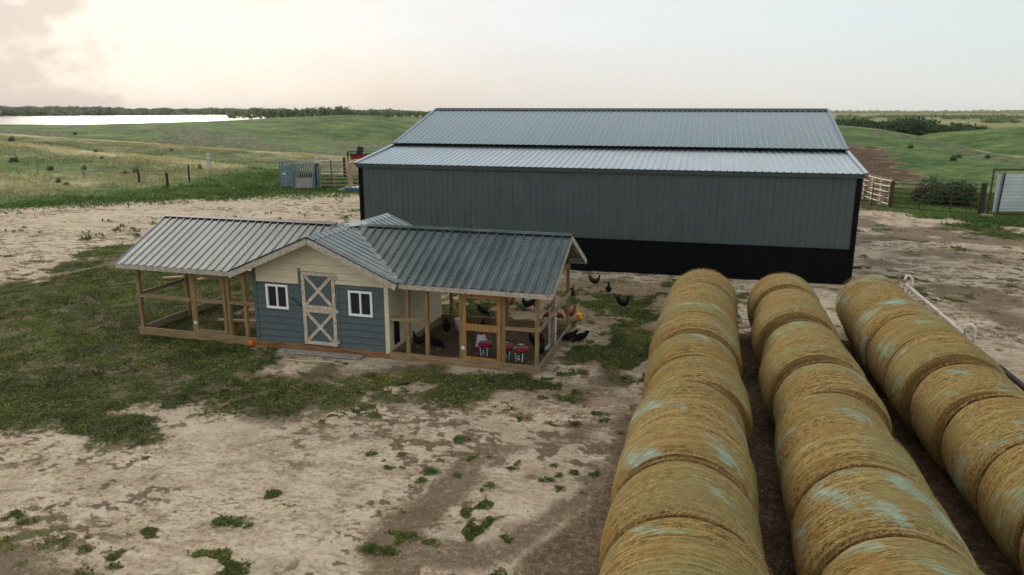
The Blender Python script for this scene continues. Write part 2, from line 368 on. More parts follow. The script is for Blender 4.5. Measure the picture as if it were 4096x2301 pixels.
# ---- where the ground is grassed, littered with hay or bare
def poly_sd(P, x, y):      # signed distance, + inside
    P = np.array(P); n = len(P); ins = np.zeros(x.shape, bool); dmin = np.full(x.shape, 1e9)
    for i in range(n):
        (x0, y0), (x1, y1) = P[i], P[(i+1) % n]
        dx, dy = x1-x0, y1-y0; t = np.clip(((x-x0)*dx+(y-y0)*dy)/(dx*dx+dy*dy+1e-9), 0, 1)
        dmin = np.minimum(dmin, np.hypot(x-x0-t*dx, y-y0-t*dy))
        c = ((y0 > y) != (y1 > y)); ins ^= c & (x < (x1-x0)*(y-y0)/(y1-y0+1e-12)+x0)
    return np.where(ins, dmin, -dmin)
def PD(*p_): return [atD(a, b) for a, b in p_]
G_left = PD((-700, 712), (0, 712), (140, 696), (185, 655), (230, 625), (330, 612), (480, 600), (640, 640), (660, 870), (700, 905), (740, 960), (880, 965), (860, 1000), (720, 1035), (560, 1042), (420, 1020), (300, 1035), (385, 1062), (425, 1100), (395, 1132), (250, 1122), (150, 1108), (100, 1082), (0, 1072), (-700, 1100))
G_mid = PD((1100, 690), (1440, 690), (1660, 705), (1790, 700), (1900, 760), (1650, 860), (1620, 950), (1600, 1010), (1500, 1045), (1420, 1010), (1300, 985), (1120, 985), (980, 975), (900, 955), (1050, 950), (1370, 955), (1470, 930), (1500, 880), (1440, 830), (1100, 800))
G_road = PD((-900, 520), (0, 516), (180, 506), (350, 493), (430, 480), (530, 463), (620, 452), (700, 447), (760, 430), (740, 380), (-900, 300))
G_chute = PD((690, 470), (760, 478), (905, 486), (905, 470), (860, 470), (820, 462), (720, 462))
G_right = PD((2165, 520), (2250, 526), (2330, 545), (2420, 552), (2480, 562), (2576, 575), (2900, 610), (2900, 480), (2165, 480))
G_right2 = PD((2400, 568), (2480, 560), (2576, 580), (2700, 620), (2576, 605), (2470, 590))
G_right3 = PD((2180, 690), (2260, 700), (2330, 760), (2390, 800), (2500, 770), (2400, 740), (2300, 690))
B_litter = PD((1560, 1050), (1640, 1000), (2000, 1000), (2200, 1600), (1360, 1600), (1345, 1447), (1330, 1400), (1420, 1340), (1450, 1290), (1500, 1240), (1530, 1160))
B_brown = PD((560, 1005), (700, 985), (830, 985), (880, 960), (830, 1010), (700, 1055), (610, 1060))
B_bl = PD((-200, 1385), (60, 1375), (150, 1390), (230, 1410), (320, 1450), (350, 1600), (-200, 1600))
B_manure = [atD(a, b, 0) for a, b in ((2100, 384), (2145, 387), (2220, 400), (2270, 425), (2295, 440), (2270, 462), (2235, 452), (2215, 480), (2225, 500), (2235, 520), (2120, 520))]
B_front = PD((600, 885), (1000, 925), (1370, 960), (1460, 900), (1640, 860), (1620, 1010), (1500, 1040), (1100, 990), (900, 985), (700, 960))
RUTS = []
for px_, py_, off in ((0, 560, 0), (0, 545, 0), (0, 600, 0), (0, 585, 0)):
    RUTS.append(PD((-300, py_+22), (0, py_), (250, py_-22), (480, py_-48+(600-py_)*.2), (620, 466+(py_-545)*.5), (720, 452+(py_-545)*.2)))
for k_ in (0, 34): RUTS.append(PD((2576, 690+k_), (2420, 640+k_*.8), (2260, 600+k_*.6), (2170, 585+k_*.5)))
for k_ in (0, 30): RUTS.append(PD((0, 1180+k_*2), (300, 1140+k_*1.6), (620, 1120+k_*1.4), (900, 1070+k_*1.2), (1200, 1020+k_)))
B_east = PD((2150, 530), (2576, 600), (3000, 700), (3000, 1100), (2600, 900), (2300, 700), (2150, 720))
def line_d(P, x, y):
    d = np.full(x.shape, 1e9)
    for (x0, y0), (x1, y1) in zip(P[:-1], P[1:]):
        dx, dy = x1-x0, y1-y0; t = np.clip(((x-x0)*dx+(y-y0)*dy)/(dx*dx+dy*dy), 0, 1)
        d = np.minimum(d, np.hypot(x-x0-t*dx, y-y0-t*dy))
    return d
TRK = [PD((960, 1447), (1000, 1340), (1080, 1290), (1130, 1230), (1170, 1170), (1260, 1130), (1400, 1110), (1520, 1060)),
       PD((1000, 1345), (1120, 1400), (1230, 1405), (1290, 1380), (1340, 1330), (1450, 1260), (1530, 1180)),
       PD((1060, 1325), (1200, 1310), (1330, 1290), (1420, 1240), (1500, 1200))]
PATH = [PD((0, 700), (150, 690), (300, 660), (480, 640), (640, 632), (760, 640)), PD((640, 690), (560, 655), (700, 660))]
def masks(x, y):
    n1 = fbm(x, y, 2.2, 5, 21, .6); n2 = fbm(x, y, .8, 4, 31, .6); nn = (n1-.5)*2.4+(n2-.5)*1.6
    r = np.hypot(x, y); big = r > 44
    g = np.zeros(x.shape)
    near = r < 120
    def P(poly, w, na): return sstep(-w, w, poly_sd(poly, x, y)+nn*na)
    g = np.maximum(g, P(G_left, .7, 1.1)*sstep(.34, .50, n1*.6+n2*.4+.06+.10*sstep(0, 4, poly_sd(G_left, x, y))))
    g = np.maximum(g, P(G_mid, .9, 1.2)*sstep(.42, .56, n1*.35+n2*.65)*.95)
    g = g*(.42+.58*sstep(.36, .48, fbm(x, y, .42, 4, 95, .6)*.7+n1*.3))
    g = np.maximum(g, P(G_road, .5, .7)); g = np.maximum(g, P(G_chute, .3, .5))
    g = np.maximum(g, P(G_right, .8, 1.6)); g = np.maximum(g, P(G_right2, .5, 1.2)*.8)
    g = np.maximum(g, P(G_right3, .6, .8)*sstep(.52, .62, n2)*.9)
    for pth in PATH: g = g*(1-sstep(.55, .1, line_d(pth, x, y)+nn*.3)*.95)
    g = np.where(big, np.maximum(g, sstep(50, 58, r+nn*1.5)), g)
    # scattered weeds on the bare yard
    sc = sstep(.60, .70, fbm(x, y, .55, 3, 41, .6)*.75+fbm(x, y, 5, 2, 42)*.25)*.75
    g = np.maximum(g, sc*(~big))
    b = np.zeros(x.shape)
    b = np.maximum(b, P(B_litter, .25, .45)); b = np.maximum(b, P(B_brown, .4, .6)); b = np.maximum(b, P(B_bl, .3, .5)*.8)
    b = np.maximum(b, P(G_mid, 1.1, .7)*.72); b = np.maximum(b, P(B_manure, 1.5, 3.)*1.0)
    b = np.maximum(b, P(G_left, .6, .9)*.88)
    b = np.maximum(b, P(B_front, .7, 1.2)*(.62+.35*sstep(.38, .55, n2)))
    for i, t in enumerate(TRK): b = np.maximum(b, sstep(.55 if i < 2 else .13, .10 if i < 2 else .03, line_d(t, x, y)+nn*.34)*(.72 if i < 2 else .8))
    for i, rt_ in enumerate(RUTS): b = np.maximum(b, sstep(.16, .04, np.abs(line_d(rt_, x, y)-.0)+nn*.05)*.42*sstep(.40, .55, n1))
    spk = sstep(.535, .595, fbm(x*1.0, y*1.6, .38, 4, 51, .65))*sstep(.35, .6, fbm(x, y, 3, 3, 52))
    b = np.maximum(b, spk*.8)
    b = np.maximum(b, sstep(.58, .63, fbm(x, y*1.3, .17, 3, 55, .6))*sstep(.42, .56, fbm(x, y, 2, 3, 56))*.85)
    b = np.maximum(b, P(B_east, 1., 1.5)*(.25+.5*sstep(.4, .6, n1)))
    man = P(B_manure, 1.5, 3.); g = g*(1-man)
    run = ((x > -14.2) & (x < -3.2) & (y > 15.3) & (y < 19.4))
    return np.clip(g, 0, 1), np.clip(b, 0, 1), man, run
vx, vy, vz = X.ravel(), Y.ravel(), Z.ravel()
vr = np.hypot(vx, vy); nearm = vr < 140
g = np.ones(len(vx)); bb = np.zeros(len(vx)); mn = np.zeros(len(vx)); rn = np.zeros(len(vx))
gn, bn_, mm, rr_ = masks(vx[nearm], vy[nearm]); g[nearm] = gn; bb[nearm] = bn_; mn[nearm] = mm
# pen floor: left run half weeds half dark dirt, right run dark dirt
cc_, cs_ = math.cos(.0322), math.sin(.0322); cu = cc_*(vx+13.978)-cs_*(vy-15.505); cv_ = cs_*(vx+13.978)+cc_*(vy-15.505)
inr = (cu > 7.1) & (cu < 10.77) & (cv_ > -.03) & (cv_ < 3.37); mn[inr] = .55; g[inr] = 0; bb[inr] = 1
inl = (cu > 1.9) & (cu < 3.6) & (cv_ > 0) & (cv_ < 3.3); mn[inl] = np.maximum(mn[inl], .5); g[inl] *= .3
inb = (vx > .1) & (vx < 5.3) & (vy < 19.6) & (vy > 1); mn[inb] = .75; bb[inb] = 1; g[inb] = 0  # dark hay litter, darkened further to stand in for shade between bale rows
# dry tan grass along the crests and over the near rise
azv = np.repeat(az, len(rad)); rv = vr
def verge_lim(a): return np.interp(a, [azim(760), azim(700), azim(550), azim(350), azim(0)], [84, 80, 67, 60, 57])
def tan_fn(x, y):
    azv = np.arctan2(-x, y); rv = np.hypot(x, y); left = azv > azim(1100)
    wob = (fbm(x, y, 11, 4, 64, .6)-.5)
    def crest(c, w_, a): return a*np.where(rv < c+1.5, np.exp(-((c-rv)/w_)), np.exp(-((rv-c-1.5)/1.2)**2))*(rv < c+8)
    c0 = np.interp(azv, az, nr[:, 2]); c1_ = np.interp(azv, az, nr[:, 4]); c6 = np.interp(azv, az, nr[:, 6])
    t_ = np.maximum.reduce([crest(c0, 7., 1.), crest(c1_, 13., 1.), np.exp(-((rv-66-wob*8)/5.)**2)*.5*(azv > azim(600))])
    t_ = t_*sstep(0, 5, rv-verge_lim(azv)+wob*4)
    t_ = np.where(left, (t_+.05*((rv > 60) & (rv < 150)))*sstep(.0, .45, fbm(x, y, 9, 4, 61, .6)-.05), 0)
    t_ = np.where(~left, np.exp(-((rv-c6)/7.)**2)*.8+sstep(220, 330, rv)*.32+(rv > 500)*.15, t_)  # tan on the far right fields puts their sunlit yellow into the colour
    t_ = np.where(~left, t_*(.55+.9*fbm(x, y, 40, 4, 63)), t_)
    return np.clip(t_, 0, 1)
tan = tan_fn(vx, vy)
left = azv > azim(1100); c6 = np.interp(azv, az, nr[:, 6])
wd = np.where(~left, np.exp(-((rv-c6*.86)/(c6*.07))**2)*sstep(.4, .6, fbm(vx, vy, 14, 4, 71, .6)+.12)*(azv < azim(2190))*.9, 0)
wd = np.maximum(wd, np.where(left, sstep(.44, .60, fbm(vx, vy, 16, 4, 73, .65))*((rv > 165) & (rv < 260))*.95, 0))
wd = np.maximum(wd, np.where(left, sstep(.50, .66, fbm(vx, vy, 7, 4, 74, .65))*((rv > 92) & (rv < 160))*.6, 0))
wd = np.maximum(wd, np.exp(-((rv-51.5)/1.2)**2)*left*(azv > azim(560))*.8)
idx = np.arange(len(az)*len(rad)).reshape(len(az), len(rad))
nxt = np.roll(idx, -1, 0)
F = np.stack([idx[:, :-1], nxt[:, :-1], nxt[:, 1:], idx[:, 1:]], -1).reshape(-1, 4)
gm = bpy.data.materials.new('ground'); gm.use_nodes = True; t = gm.node_tree; b = t.nodes['Principled BSDF']
pos = N(t, 'ShaderNodeNewGeometry').outputs['Position']
def nzt(sc, det=6, ro=.6, st=(1, 1, 1), off=0):
    mp = N(t, 'ShaderNodeMapping'); L(t, pos, mp.inputs[0]); mp.inputs['Scale'].default_value = st; mp.inputs['Location'].default_value = (off, off, 0)
    n = N(t, 'ShaderNodeTexNoise'); L(t, mp.outputs[0], n.inputs[0]); n.inputs['Scale'].default_value = sc; n.inputs['Detail'].default_value = det; n.inputs['Roughness'].default_value = ro
    return n.outputs[0]
A = lambda n: N(t, 'ShaderNodeAttribute', attribute_name=n).outputs['Fac']
fine = nzt(9, 8, .7); mid = nzt(1.2, 6, .6); grit = nzt(45, 4, .7); rut = nzt(.9, 6, .65, (.45, 1.7, 1))
sand = ramp(t, math_(t, 'ADD', math_(t, 'MULTIPLY', mid, .5), math_(t, 'MULTIPLY', fine, .5)), (.36, (.24, .175, .115)), (.46, (.43, .345, .245)), (.56, (.54, .455, .335)), (.68, (.62, .54, .42)))
big_ = mrange(t, nzt(.22, 4, .6, (1, 1, 1), 31), .40, .60, .25, 1.)
sand = mixc(t, math_(t, 'MULTIPLY', mrange(t, rut, .52, .57, 0, .45), big_), sand, (.25, .175, .110))
sand = mixc(t, math_(t, 'MULTIPLY', mrange(t, nzt(3.4, 7, .72, (.7, 1.5, 1), 19), .540, .575, 0, .62), big_), sand, (.20, .135, .078))
sand = mixc(t, math_(t, 'MULTIPLY', mrange(t, nzt(10, 5, .7, (.8, 1.3, 1), 23), .545, .585, 0, .8), big_), sand, (.12, .082, .048))
sand = mixc(t, mrange(t, nzt(6, 5, .7, (1, 1, 1), 29), .58, .64, 0, .5), sand, (.66, .58, .46))
sand = mixc(t, mrange(t, grit, .56, .70, 0, .7), sand, (.13, .095, .06))
sand = mixc(t, mrange(t, nzt(.35, 5, .6, (.5, 1.5, 1), 7), .40, .60, 0, .28), sand, (.47, .41, .32))
brown = ramp(t, math_(t, 'ADD', math_(t, 'MULTIPLY', fine, .6), math_(t, 'MULTIPLY', grit, .4)), (.42, (.045, .028, .017)), (.52, (.12, .082, .050)), (.60, (.27, .195, .12)))
grass = ramp(t, math_(t, 'ADD', math_(t, 'MULTIPLY', fine, .55), math_(t, 'MULTIPLY', nzt(.25, 4, .5), .45)), (.44, (.018, .024, .007)), (.52, (.050, .066, .018)), (.60, (.14, .125, .050)))
fieldn = nzt(.08, 8, .72, (1, 1, 1)); fieldf = math_(t, 'ADD', math_(t, 'MULTIPLY', nzt(.7, 6, .75, (1, 1, 1), 3), .6), math_(t, 'MULTIPLY', nzt(5, 4, .7, (1, 1, 1), 37), .4))
field = ramp(t, math_(t, 'ADD', math_(t, 'MULTIPLY', fieldn, .45), math_(t, 'MULTIPLY', fieldf, .55)), (.43, (.026, .060, .016)), (.5, (.070, .122, .034)), (.57, (.165, .205, .068)))
tann = ramp(t, fieldf, (.42, (.24, .235, .10)), (.58, (.58, .47, .26)))
weedd = ramp(t, nzt(.9, 6, .8), (.43, (.022, .040, .020)), (.57, (.17, .18, .09)))
dist = N(t, 'ShaderNodeVectorMath', operation='LENGTH'); L(t, pos, dist.inputs[0])
dv = dist.outputs['Value']
grass = mixc(t, mrange(t, dv, 38, 56), grass, field)
tanm = mrange(t, math_(t, 'ADD', A('tan'), math_(t, 'MULTIPLY', math_(t, 'SUBTRACT', nzt(.35, 6, .75, (1, 1, 1), 11), .5), 1.1)), .18, .85)
grass = mixc(t, tanm, grass, tann)
grass = mixc(t, mrange(t, math_(t, 'ADD', A('weed'), math_(t, 'MULTIPLY', math_(t, 'SUBTRACT', fieldf, .5), .9)), .3, .8), grass, weedd)
nb = math_(t, 'MULTIPLY', math_(t, 'SUBTRACT', fine, .5), 2.2)
fb = mrange(t, math_(t, 'ADD', A('brown'), nb), .25, .8)
c = mixc(t, math_(t, 'MULTIPLY', fb, .9), sand, brown)
fg = mrange(t, math_(t, 'ADD', A('grass'), math_(t, 'MULTIPLY', nb, .9)), .35, .62)
c = mixc(t, fg, c, grass)
c = mixc(t, mrange(t, math_(t, 'ADD', A('manure_gap_shade'), nb), .3, .8), c, ramp(t, math_(t, 'ADD', math_(t, 'MULTIPLY', fine, .5), math_(t, 'MULTIPLY', fieldf, .5)), (.43, (.028, .017, .011)), (.51, (.085, .050, .029)), (.60, (.22, .145, .080))))
L(t, c, b.inputs['Base Color']); b.inputs['Roughness'].default_value = .95; b.inputs['Specular IOR Level'].default_value = .1
bp = N(t, 'ShaderNodeBump'); bp.inputs['Strength'].default_value = .7; bp.inputs['Distance'].default_value = .05
L(t, math_(t, 'ADD', fine, math_(t, 'MULTIPLY', rut, 1.2)), bp.inputs['Height']); L(t, bp.outputs[0], b.inputs['Normal'])
ground = soup('ground', np.stack([vx, vy, vz], 1), F, gm, smooth=True, attrs=dict(grass=g, brown=bb, manure_gap_shade=mn, tan=np.clip(tan, 0, 1), weed=np.clip(wd, 0, 1)))
tag(ground, kind='structure')

# ---- lake
lm = bpy.data.materials.new('lake_water'); lm.use_nodes = True; t = lm.node_tree; b = t.nodes['Principled BSDF']
b.inputs['Base Color'].default_value = (.30, .33, .34, 1); b.inputs['Roughness'].default_value = .12; b.inputs['Specular IOR Level'].default_value = 1.; b.inputs['Metallic'].default_value = .9
b.inputs['Base Color'].default_value = (.97, .97, .97, 1)
nn = N(t, 'ShaderNodeTexNoise'); nn.inputs['Scale'].default_value = .05; L(t, N(t, 'ShaderNodeNewGeometry').outputs['Position'], nn.inputs[0]); bp = N(t, 'ShaderNodeBump'); bp.inputs['Strength'].default_value = .15
L(t, nn.outputs[0], bp.inputs['Height']); L(t, bp.outputs[0], b.inputs['Normal'])
m = MB(); a0, a1 = azim(-700), azim(668)
ang = np.linspace(a0, a1, 24)
v = [(-math.sin(a)*r, math.cos(a)*r, -3.) for a in ang for r in (430, 1900)]
m.add(v, [(2*i, 2*i+1, 2*i+3, 2*i+2) for i in range(23)])
tag(m.build('lake', lm), kind='structure')

# ------------------------------------------------------------------ ribbed sheet: profile along s, run length given per column
def ribbed(pitch, s0, s1, fn, rib=.019, minor=.003):
    """columns s; fn(s) -> list of (point_top, point_bottom, normal) ; returns MB faces"""
    xs = []
    n = int(round((s1-s0)/pitch)); p_ = (s1-s0)/n
    for i in range(n):
        a = s0+i*p_
        for d, h in ((-.030, 0), (-.017, 1), (.017, 1), (.030, 0)):
            if a+d >= s0: xs.append((a+d, h*rib))
        for k in (.36, .64):
            for d, h in ((-.012, 0), (0, 1), (.012, 0)): xs.append((a+p_*k+d, h*minor))
    xs += [(s1-.028, 0), (s1-.013, rib), (s1, rib)]
    m = MB(); prev = None
    for s_, h in xs:
        r = fn(s_)
        if r is None: prev = None; continue
        a, b_, nn_ = r; a = Vector(a)+Vector(nn_)*h; b_ = Vector(b_)+Vector(nn_)*h
        cur = (tuple(a), tuple(b_))
        if prev:
            m.add([prev[0], prev[1], cur[1], cur[0]], [(0, 1, 2, 3)])
        prev = cur
    return m

# ------------------------------------------------------------------ BARN
BX0, BX1, BY = -12.81, 5.19, 26.32
bz_e, bz_b, bz_r, yb, yr = 3.768, 4.30, 5.80, 3.81, 9.06
yb2 = 15.2; z_e2 = bz_r-(yb2-yr)*(bz_r-bz_b)/(yr-yb)
barn = thing('barn', 'large charcoal metal barn with black lower wall and two-pitch ribbed roof', 'barn', ((BX0+BX1)/2, BY, 0))
ox = (BX0+BX1)/2; hx = (BX1-BX0)/2
def wall_sheet(x0, x1, y, z0, z1, sgn=-1, axis='x', pitch=.2286, minor=.002):
    if axis == 'x': return ribbed(pitch, x0, x1, lambda s: ((s, y, z1), (s, y, z0), (0, sgn, 0)), .018, minor)
    return ribbed(pitch, x0, x1, lambda s: ((y, s, z1(s) if callable(z1) else z1), (y, s, z0), (sgn, 0, 0)), .018, minor)
wall_sheet(-hx+.16, hx-.17, 0, 1.22, bz_e-.12).build('wall', MW['barn_wall'], barn)
wall_sheet(-hx, hx, -.03, .10, 1.19).build('wainscot', MW['blackmetal'], barn)
m = MB(); m.box(-hx-.01, hx+.01, -.06, .02, 1.19, 1.222); m.build('wainscot_ledge', MW['blackmetal'], barn)
for s_, ww in ((-1, .15), (1, .17)):
    m = MB(); x = s_*hx
    m.box(min(x, x-s_*ww), max(x, x-s_*ww), -.035, .16, 1.222, bz_e-.06); m.build('corner_trim', MW['blackmetal'], barn)
def ztop(s):  # gable end height at depth s
    return bz_e-.05+(bz_b-bz_e)*s/yb if s < yb else (bz_b+(bz_r-bz_b)*(s-yb)/(yr-yb)-.06 if s < yr else bz_r-(s-yr)*(bz_r-bz_b)/(yr-yb)-.06)
for s_ in (-1, 1):
    wall_sheet(.16, yb2-.1, s_*(hx-.01), .1, ztop, s_, 'y').build('side_wall', MW['barn_wall'], barn)
wall_sheet(-hx, hx, yb2-.1, .1, z_e2, 1).build('back_wall', MW['barn_wall'], barn)
m = MB(); m.box(-hx-.03, hx+.03, -.05, yb2, -.05, .10); m.build('sill_board', MW['blackmetal'], barn)
m = MB(); m.box(-hx-.06, hx+.06, -.10, -.02, bz_e-.17, bz_e-.02); m.build('eave_trim', mat('dark_green_grey_trim', (.04, .055, .055), .5, .1), barn)
ex = hx+.06
def nrm(dz, dy): v = Vector((0, -dz, dy)).normalized(); return tuple(v)
ribbed(.2286, -ex, ex, lambda s: ((s, yb+.35, bz_b+.02), (s, -.14, bz_e-.02), nrm(bz_b-bz_e, yb)), .024, .002).build('lower_roof', MW['barn_roof'], barn)
ribbed(.2286, -ex, ex, lambda s: ((s, yr, bz_r), (s, yb-.12, bz_b+.07), nrm(bz_r-bz_b, yr-yb)), .024, .002).build('upper_roof', MW['barn_roof'], barn)
ribbed(.2286, -ex, ex, lambda s: ((s, yr, bz_r), (s, yb2+.15, z_e2-.05), nrm(-(bz_r-bz_b), yr-yb)), .024, .002).build('back_roof', MW['barn_roof'], barn)
m = MB(); m.box(-ex, ex, yb-.10, yb-.07, bz_b-.075, bz_b+.045); m.box(-ex, ex, yb-.16, yb-.10, bz_b-.06, bz_b-.035)
m.build('transition_trim', MW['blackmetal'], barn)
m = MB(); m.bar((-ex, yr-.11, bz_r+.005), (ex, yr-.11, bz_r+.005), .26, .012, nrm(1.5, 5.25)); m.bar((-ex, yr+.11, bz_r+.005), (ex, yr+.11, bz_r+.005), .26, .012, nrm(-1.5, 5.25))
m.tube([(-ex, yr, bz_r+.035), (ex, yr, bz_r+.035)], .03, 8); m.build('ridge_cap', mat('ridge_cap_metal', (.07, .075, .075), .5, .1), barn)
for s_ in (-1, 1):
    m = MB(); x = s_*(ex+.02)
    m.bar((x, -.14, bz_e-.03), (x, yb, bz_b), .12, .10); m.bar((x, yb-.1, bz_b+.04), (x, yr, bz_r-.01), .12, .10); m.bar((x, yr, bz_r-.01), (x, yb2+.15, z_e2-.06), .12, .10)
    m.build('rake_trim', MW['barn_roof'], barn)

# ------------------------------------------------------------------ CHICKEN COOP
coop = thing('chicken_coop', 'L-gabled chicken coop with blue and cream house between two open timber runs', 'chicken coop', (-13.978, 15.505, 0), -.0322)
CW, CD = 10.757, 3.349; vc = CD/2; ze, zr, ov = 1.923, 2.88, .32
sl = (zr-ze)/(vc+ov); xm = 5.39; kk = .43; hw_ = 2.16; bz = .2
fr, bk = -.5, CD+.40
M_ = coop
def cloc(u, v_, w=0.):
    c, s = math.cos(-.0322), math.sin(-.0322); return (-13.978+c*u-s*v_, 15.505+s*u+c*v_, w)
# side roofs (two runs, front and back slopes), clipped at the valleys
def side(sgn, u0, u1, nm):
    def fn(s):
        Lm = min(vc+ov, kk*abs(s-xm)/sl) if abs(s-xm) < 99 else vc+ov
        if Lm < .02: return None
        v_ = vc+sgn*Lm
        return ((s, vc, zr), (s, v_, zr-sl*Lm), tuple(Vector((0, sgn*sl, 1)).normalized()))
    return ribbed(.2286, u0, u1, fn, .030, .005)
for u0, u1 in ((-.28, xm-.05), (xm+.05, 11.13)):
    side(-1, u0, u1, '').build('run_roof', MW['coop_roof'], M_); side(1, u0, u1, '').build('run_roof', MW['coop_roof'], M_)
def gab(sgn, rng_):
    def fn(s):
        d = abs(s-vc); Lm = min(hw_, sl*d/kk)
        if Lm < .02: return None
        return ((xm, s, zr+.012), (xm+sgn*Lm, s, zr+.012-kk*Lm), tuple(Vector((sgn*kk, 0, 1)).normalized()))
    return ribbed(.2286, *rng_, fn, .030, .005)
for s_ in (-1, 1):
    for q_ in ((fr, vc), (vc, bk)): gab(s_, q_).build('house_roof', MW['coop_roof'], M_)
m = MB()
for s_ in (-1, 1):
    m.bar((xm+s_*.08, fr, zr+.02-.03), (xm+s_*.08, vc-.35, zr+.02-.03), .17, .01, (s_*kk, 0, 1)); m.bar((xm+s_*.08, vc+.35, zr-.01), (xm+s_*.08, bk, zr-.01), .17, .01, (s_*kk, 0, 1))

for u0, u1 in ((-.28, xm-.42), (xm+.42, 11.13)):
    m.bar((u0, vc-.045, zr+.022), (u1, vc-.045, zr+.022), .11, .008, (0, -sl, 1)); m.bar((u0, vc+.045, zr+.022), (u1, vc+.045, zr+.022), .11, .008, (0, sl, 1))  # run ridge caps added to cover bright glints on the rib ends
m.build('ridge_flashing_glint_caps', MW['coop_roof'], M_)
m = MB()
m.bar((xm+.05, vc-.05, zr-.0), (xm+2.2, vc-2.2*kk/sl, zr-2.2*kk+.015), .10, .012, (.3, -.3, 1)); m.bar((xm-.05, vc-.05, zr), (xm-2.2, vc-2.2*kk/sl, zr-2.2*kk+.015), .10, .012, (-.3, -.3, 1))
m.build('valley_flashing', mat('valley_metal', (.26, .27, .27), .5, .3), M_)
m = MB(); m.bar((xm-.05, vc-.25, zr+.02), (xm+.32, vc+.25, zr+.035), .32, .01, (.2, 0, 1)); m.bar((xm-.3, vc+.1, zr+.0), (xm+.1, vc+.35, zr+.045), .22, .008, (-.2, 0, 1)); m.build('ridge_patch', mat('pale_patch_sheet', (.34, .36, .37), .4, .3), M_)
# fascia / eave boards and rakes
m = MB(); m.box(-.27, xm-hw_-.02, -ov-.005, -ov+.03, ze-.115, ze-.008); m.build('fascia', MW['wood_grey'], M_)
m = MB(); m.box(xm+hw_+.02, 11.12, -ov-.005, -ov+.03, ze-.115, ze-.008); m.build('fascia', MW['wood_grey'], M_)
m = MB(); m.box(-.27, 11.12, CD+ov-.03, CD+ov+.005, ze-.115, ze-.008); m.build('fascia', MW['wood_grey'], M_)
for s_ in (-1, 1):
    for vv in (fr+.02, bk-.02):
        m = MB(); m.bar((xm+s_*.0, vv, zr-.075), (xm+s_*(hw_+.02), vv, zr-kk*(hw_+.02)-.075), .035, .13); m.build('rake_board', MW['wood_grey'], M_)
for u in (-.26, 11.11):
    for s_ in (-1, 1):
        m = MB(); m.bar((u, vc, zr-.07), (u, vc+s_*(vc+ov), ze-.07), .035, .12); m.build('rake_board', MW['wood_grey'], M_)
# rafters under the runs
for k, u in enumerate([.4+.61*i for i in range(5)]+[7.6+.61*i for i in range(6)]):
    m = MB()
    for s_ in (-1, 1): m.bar((u, vc, zr-.075), (u, vc+s_*(vc+ov-.05), ze-.06), .04, .09)
    m.build('rafter', MW['wood_h'], M_)
# top plates
m = MB(); m.box(0, 3.56, .0, .05, 1.76, 1.885); m.build('top_plate', MW['wood_h'], M_)
m = MB(); m.box(7.12, CW, .0, .05, 1.76, 1.885); m.build('top_plate', MW['wood_h'], M_)
m = MB(); m.box(0, 3.56, CD-.05, CD, 1.76, 1.885); m.build('top_plate', MW['wood_h'], M_)
m = MB(); m.box(7.12, CW, CD-.05, CD, 1.76, 1.885); m.build('top_plate', MW['wood_h'], M_)
m = MB(); m.box(CW-.05, CW, .05, CD-.05, 1.80, 1.93); m.bar((CW-.025, .1, 1.83), (CW-.025, vc, 2.68), .04, .09); m.build('end_truss', MW['wood_h'], M_)
m = MB(); m.box(0, .05, .05, CD-.05, 1.80, 1.93); m.build('end_truss', MW['wood_h'], M_)
# base boards
m = MB(); m.box(-.02, 3.54, -.045, -.004, -.03, bz); m.build('base_board', MW['wood_h'], M_, bevel=.005)
m = MB(); m.box(7.14, CW+.0, -.045, -.004, -.03, bz-.01); m.build('base_board', MW['wood_h'], M_, bevel=.005)
m = MB(); m.box(3.545, 7.135, -.03, .01, -.03, .155); m.build('skid_board', MW['skid'], M_)
m = MB(); m.box(-.02, .02, -.003, CD, -.03, bz); m.build('base_board', MW['wood_y'], M_, bevel=.005)
m = MB(); m.box(CW+.001, CW+.04, -.045, CD+.04, -.03, bz+.01); m.build('base_board', MW['wood_y'], M_, bevel=.005)
m = MB(); m.box(.02, 3.56, CD, CD+.04, -.03, bz); m.build('base_board', MW['wood_h'], M_); 
m = MB(); m.box(7.12, CW, CD, CD+.04, -.03, bz+.02); m.build('base_board', MW['wood_h'], M_)
# posts
def post(u, v_, w=.09, z0=-.03, z1=1.76, mt='wood_v', d=.09, vis=True):
    m = MB(); m.box(u-w/2, u+w/2, v_, v_+d, z0, z1); return m.build('post', MW[mt], M_, bevel=.006)
for u in (.06, 1.70, 2.76, 3.24): post(u, 0)
for u, v_ in ((.045, 1.74), (.045, CD-.09), (1.75, CD-.09), (3.4, CD-.09)): post(u, v_)
for u in (7.61, 8.09, 8.93, 9.93, CW-.05): post(u, 0, .085)
for u, v_ in ((7.45, CD-.09), (9.05, CD-.09), (CW-.045, CD-.09), (CW-.045, 1.53)): post(u, v_, .085)
# rails
def rail(u0, u1, z, h=.09, v0=-.028, v1=-.002, mt='wood_h'):
    m = MB(); m.box(u0, u1, v0, v1, z-h/2, z+h/2); return m.build('rail', MW[mt], M_)
rail(0, 1.655, 1.04); rail(2.81, 3.54, 1.06); rail(7.14, 8.05, 1.0); rail(9.98, CW+.03, 1.01)
m = MB(); m.bar((.005, .10, 1.05), (.005, CD-.1, 1.10), .035, .10); m.build('rail', MW['wood_y'], M_)
m = MB(); m.bar((CW+.02, -.02, 1.02), (CW+.02, CD-.02, 1.10), .035, .10); m.build('rail', MW['wood_y'], M_)
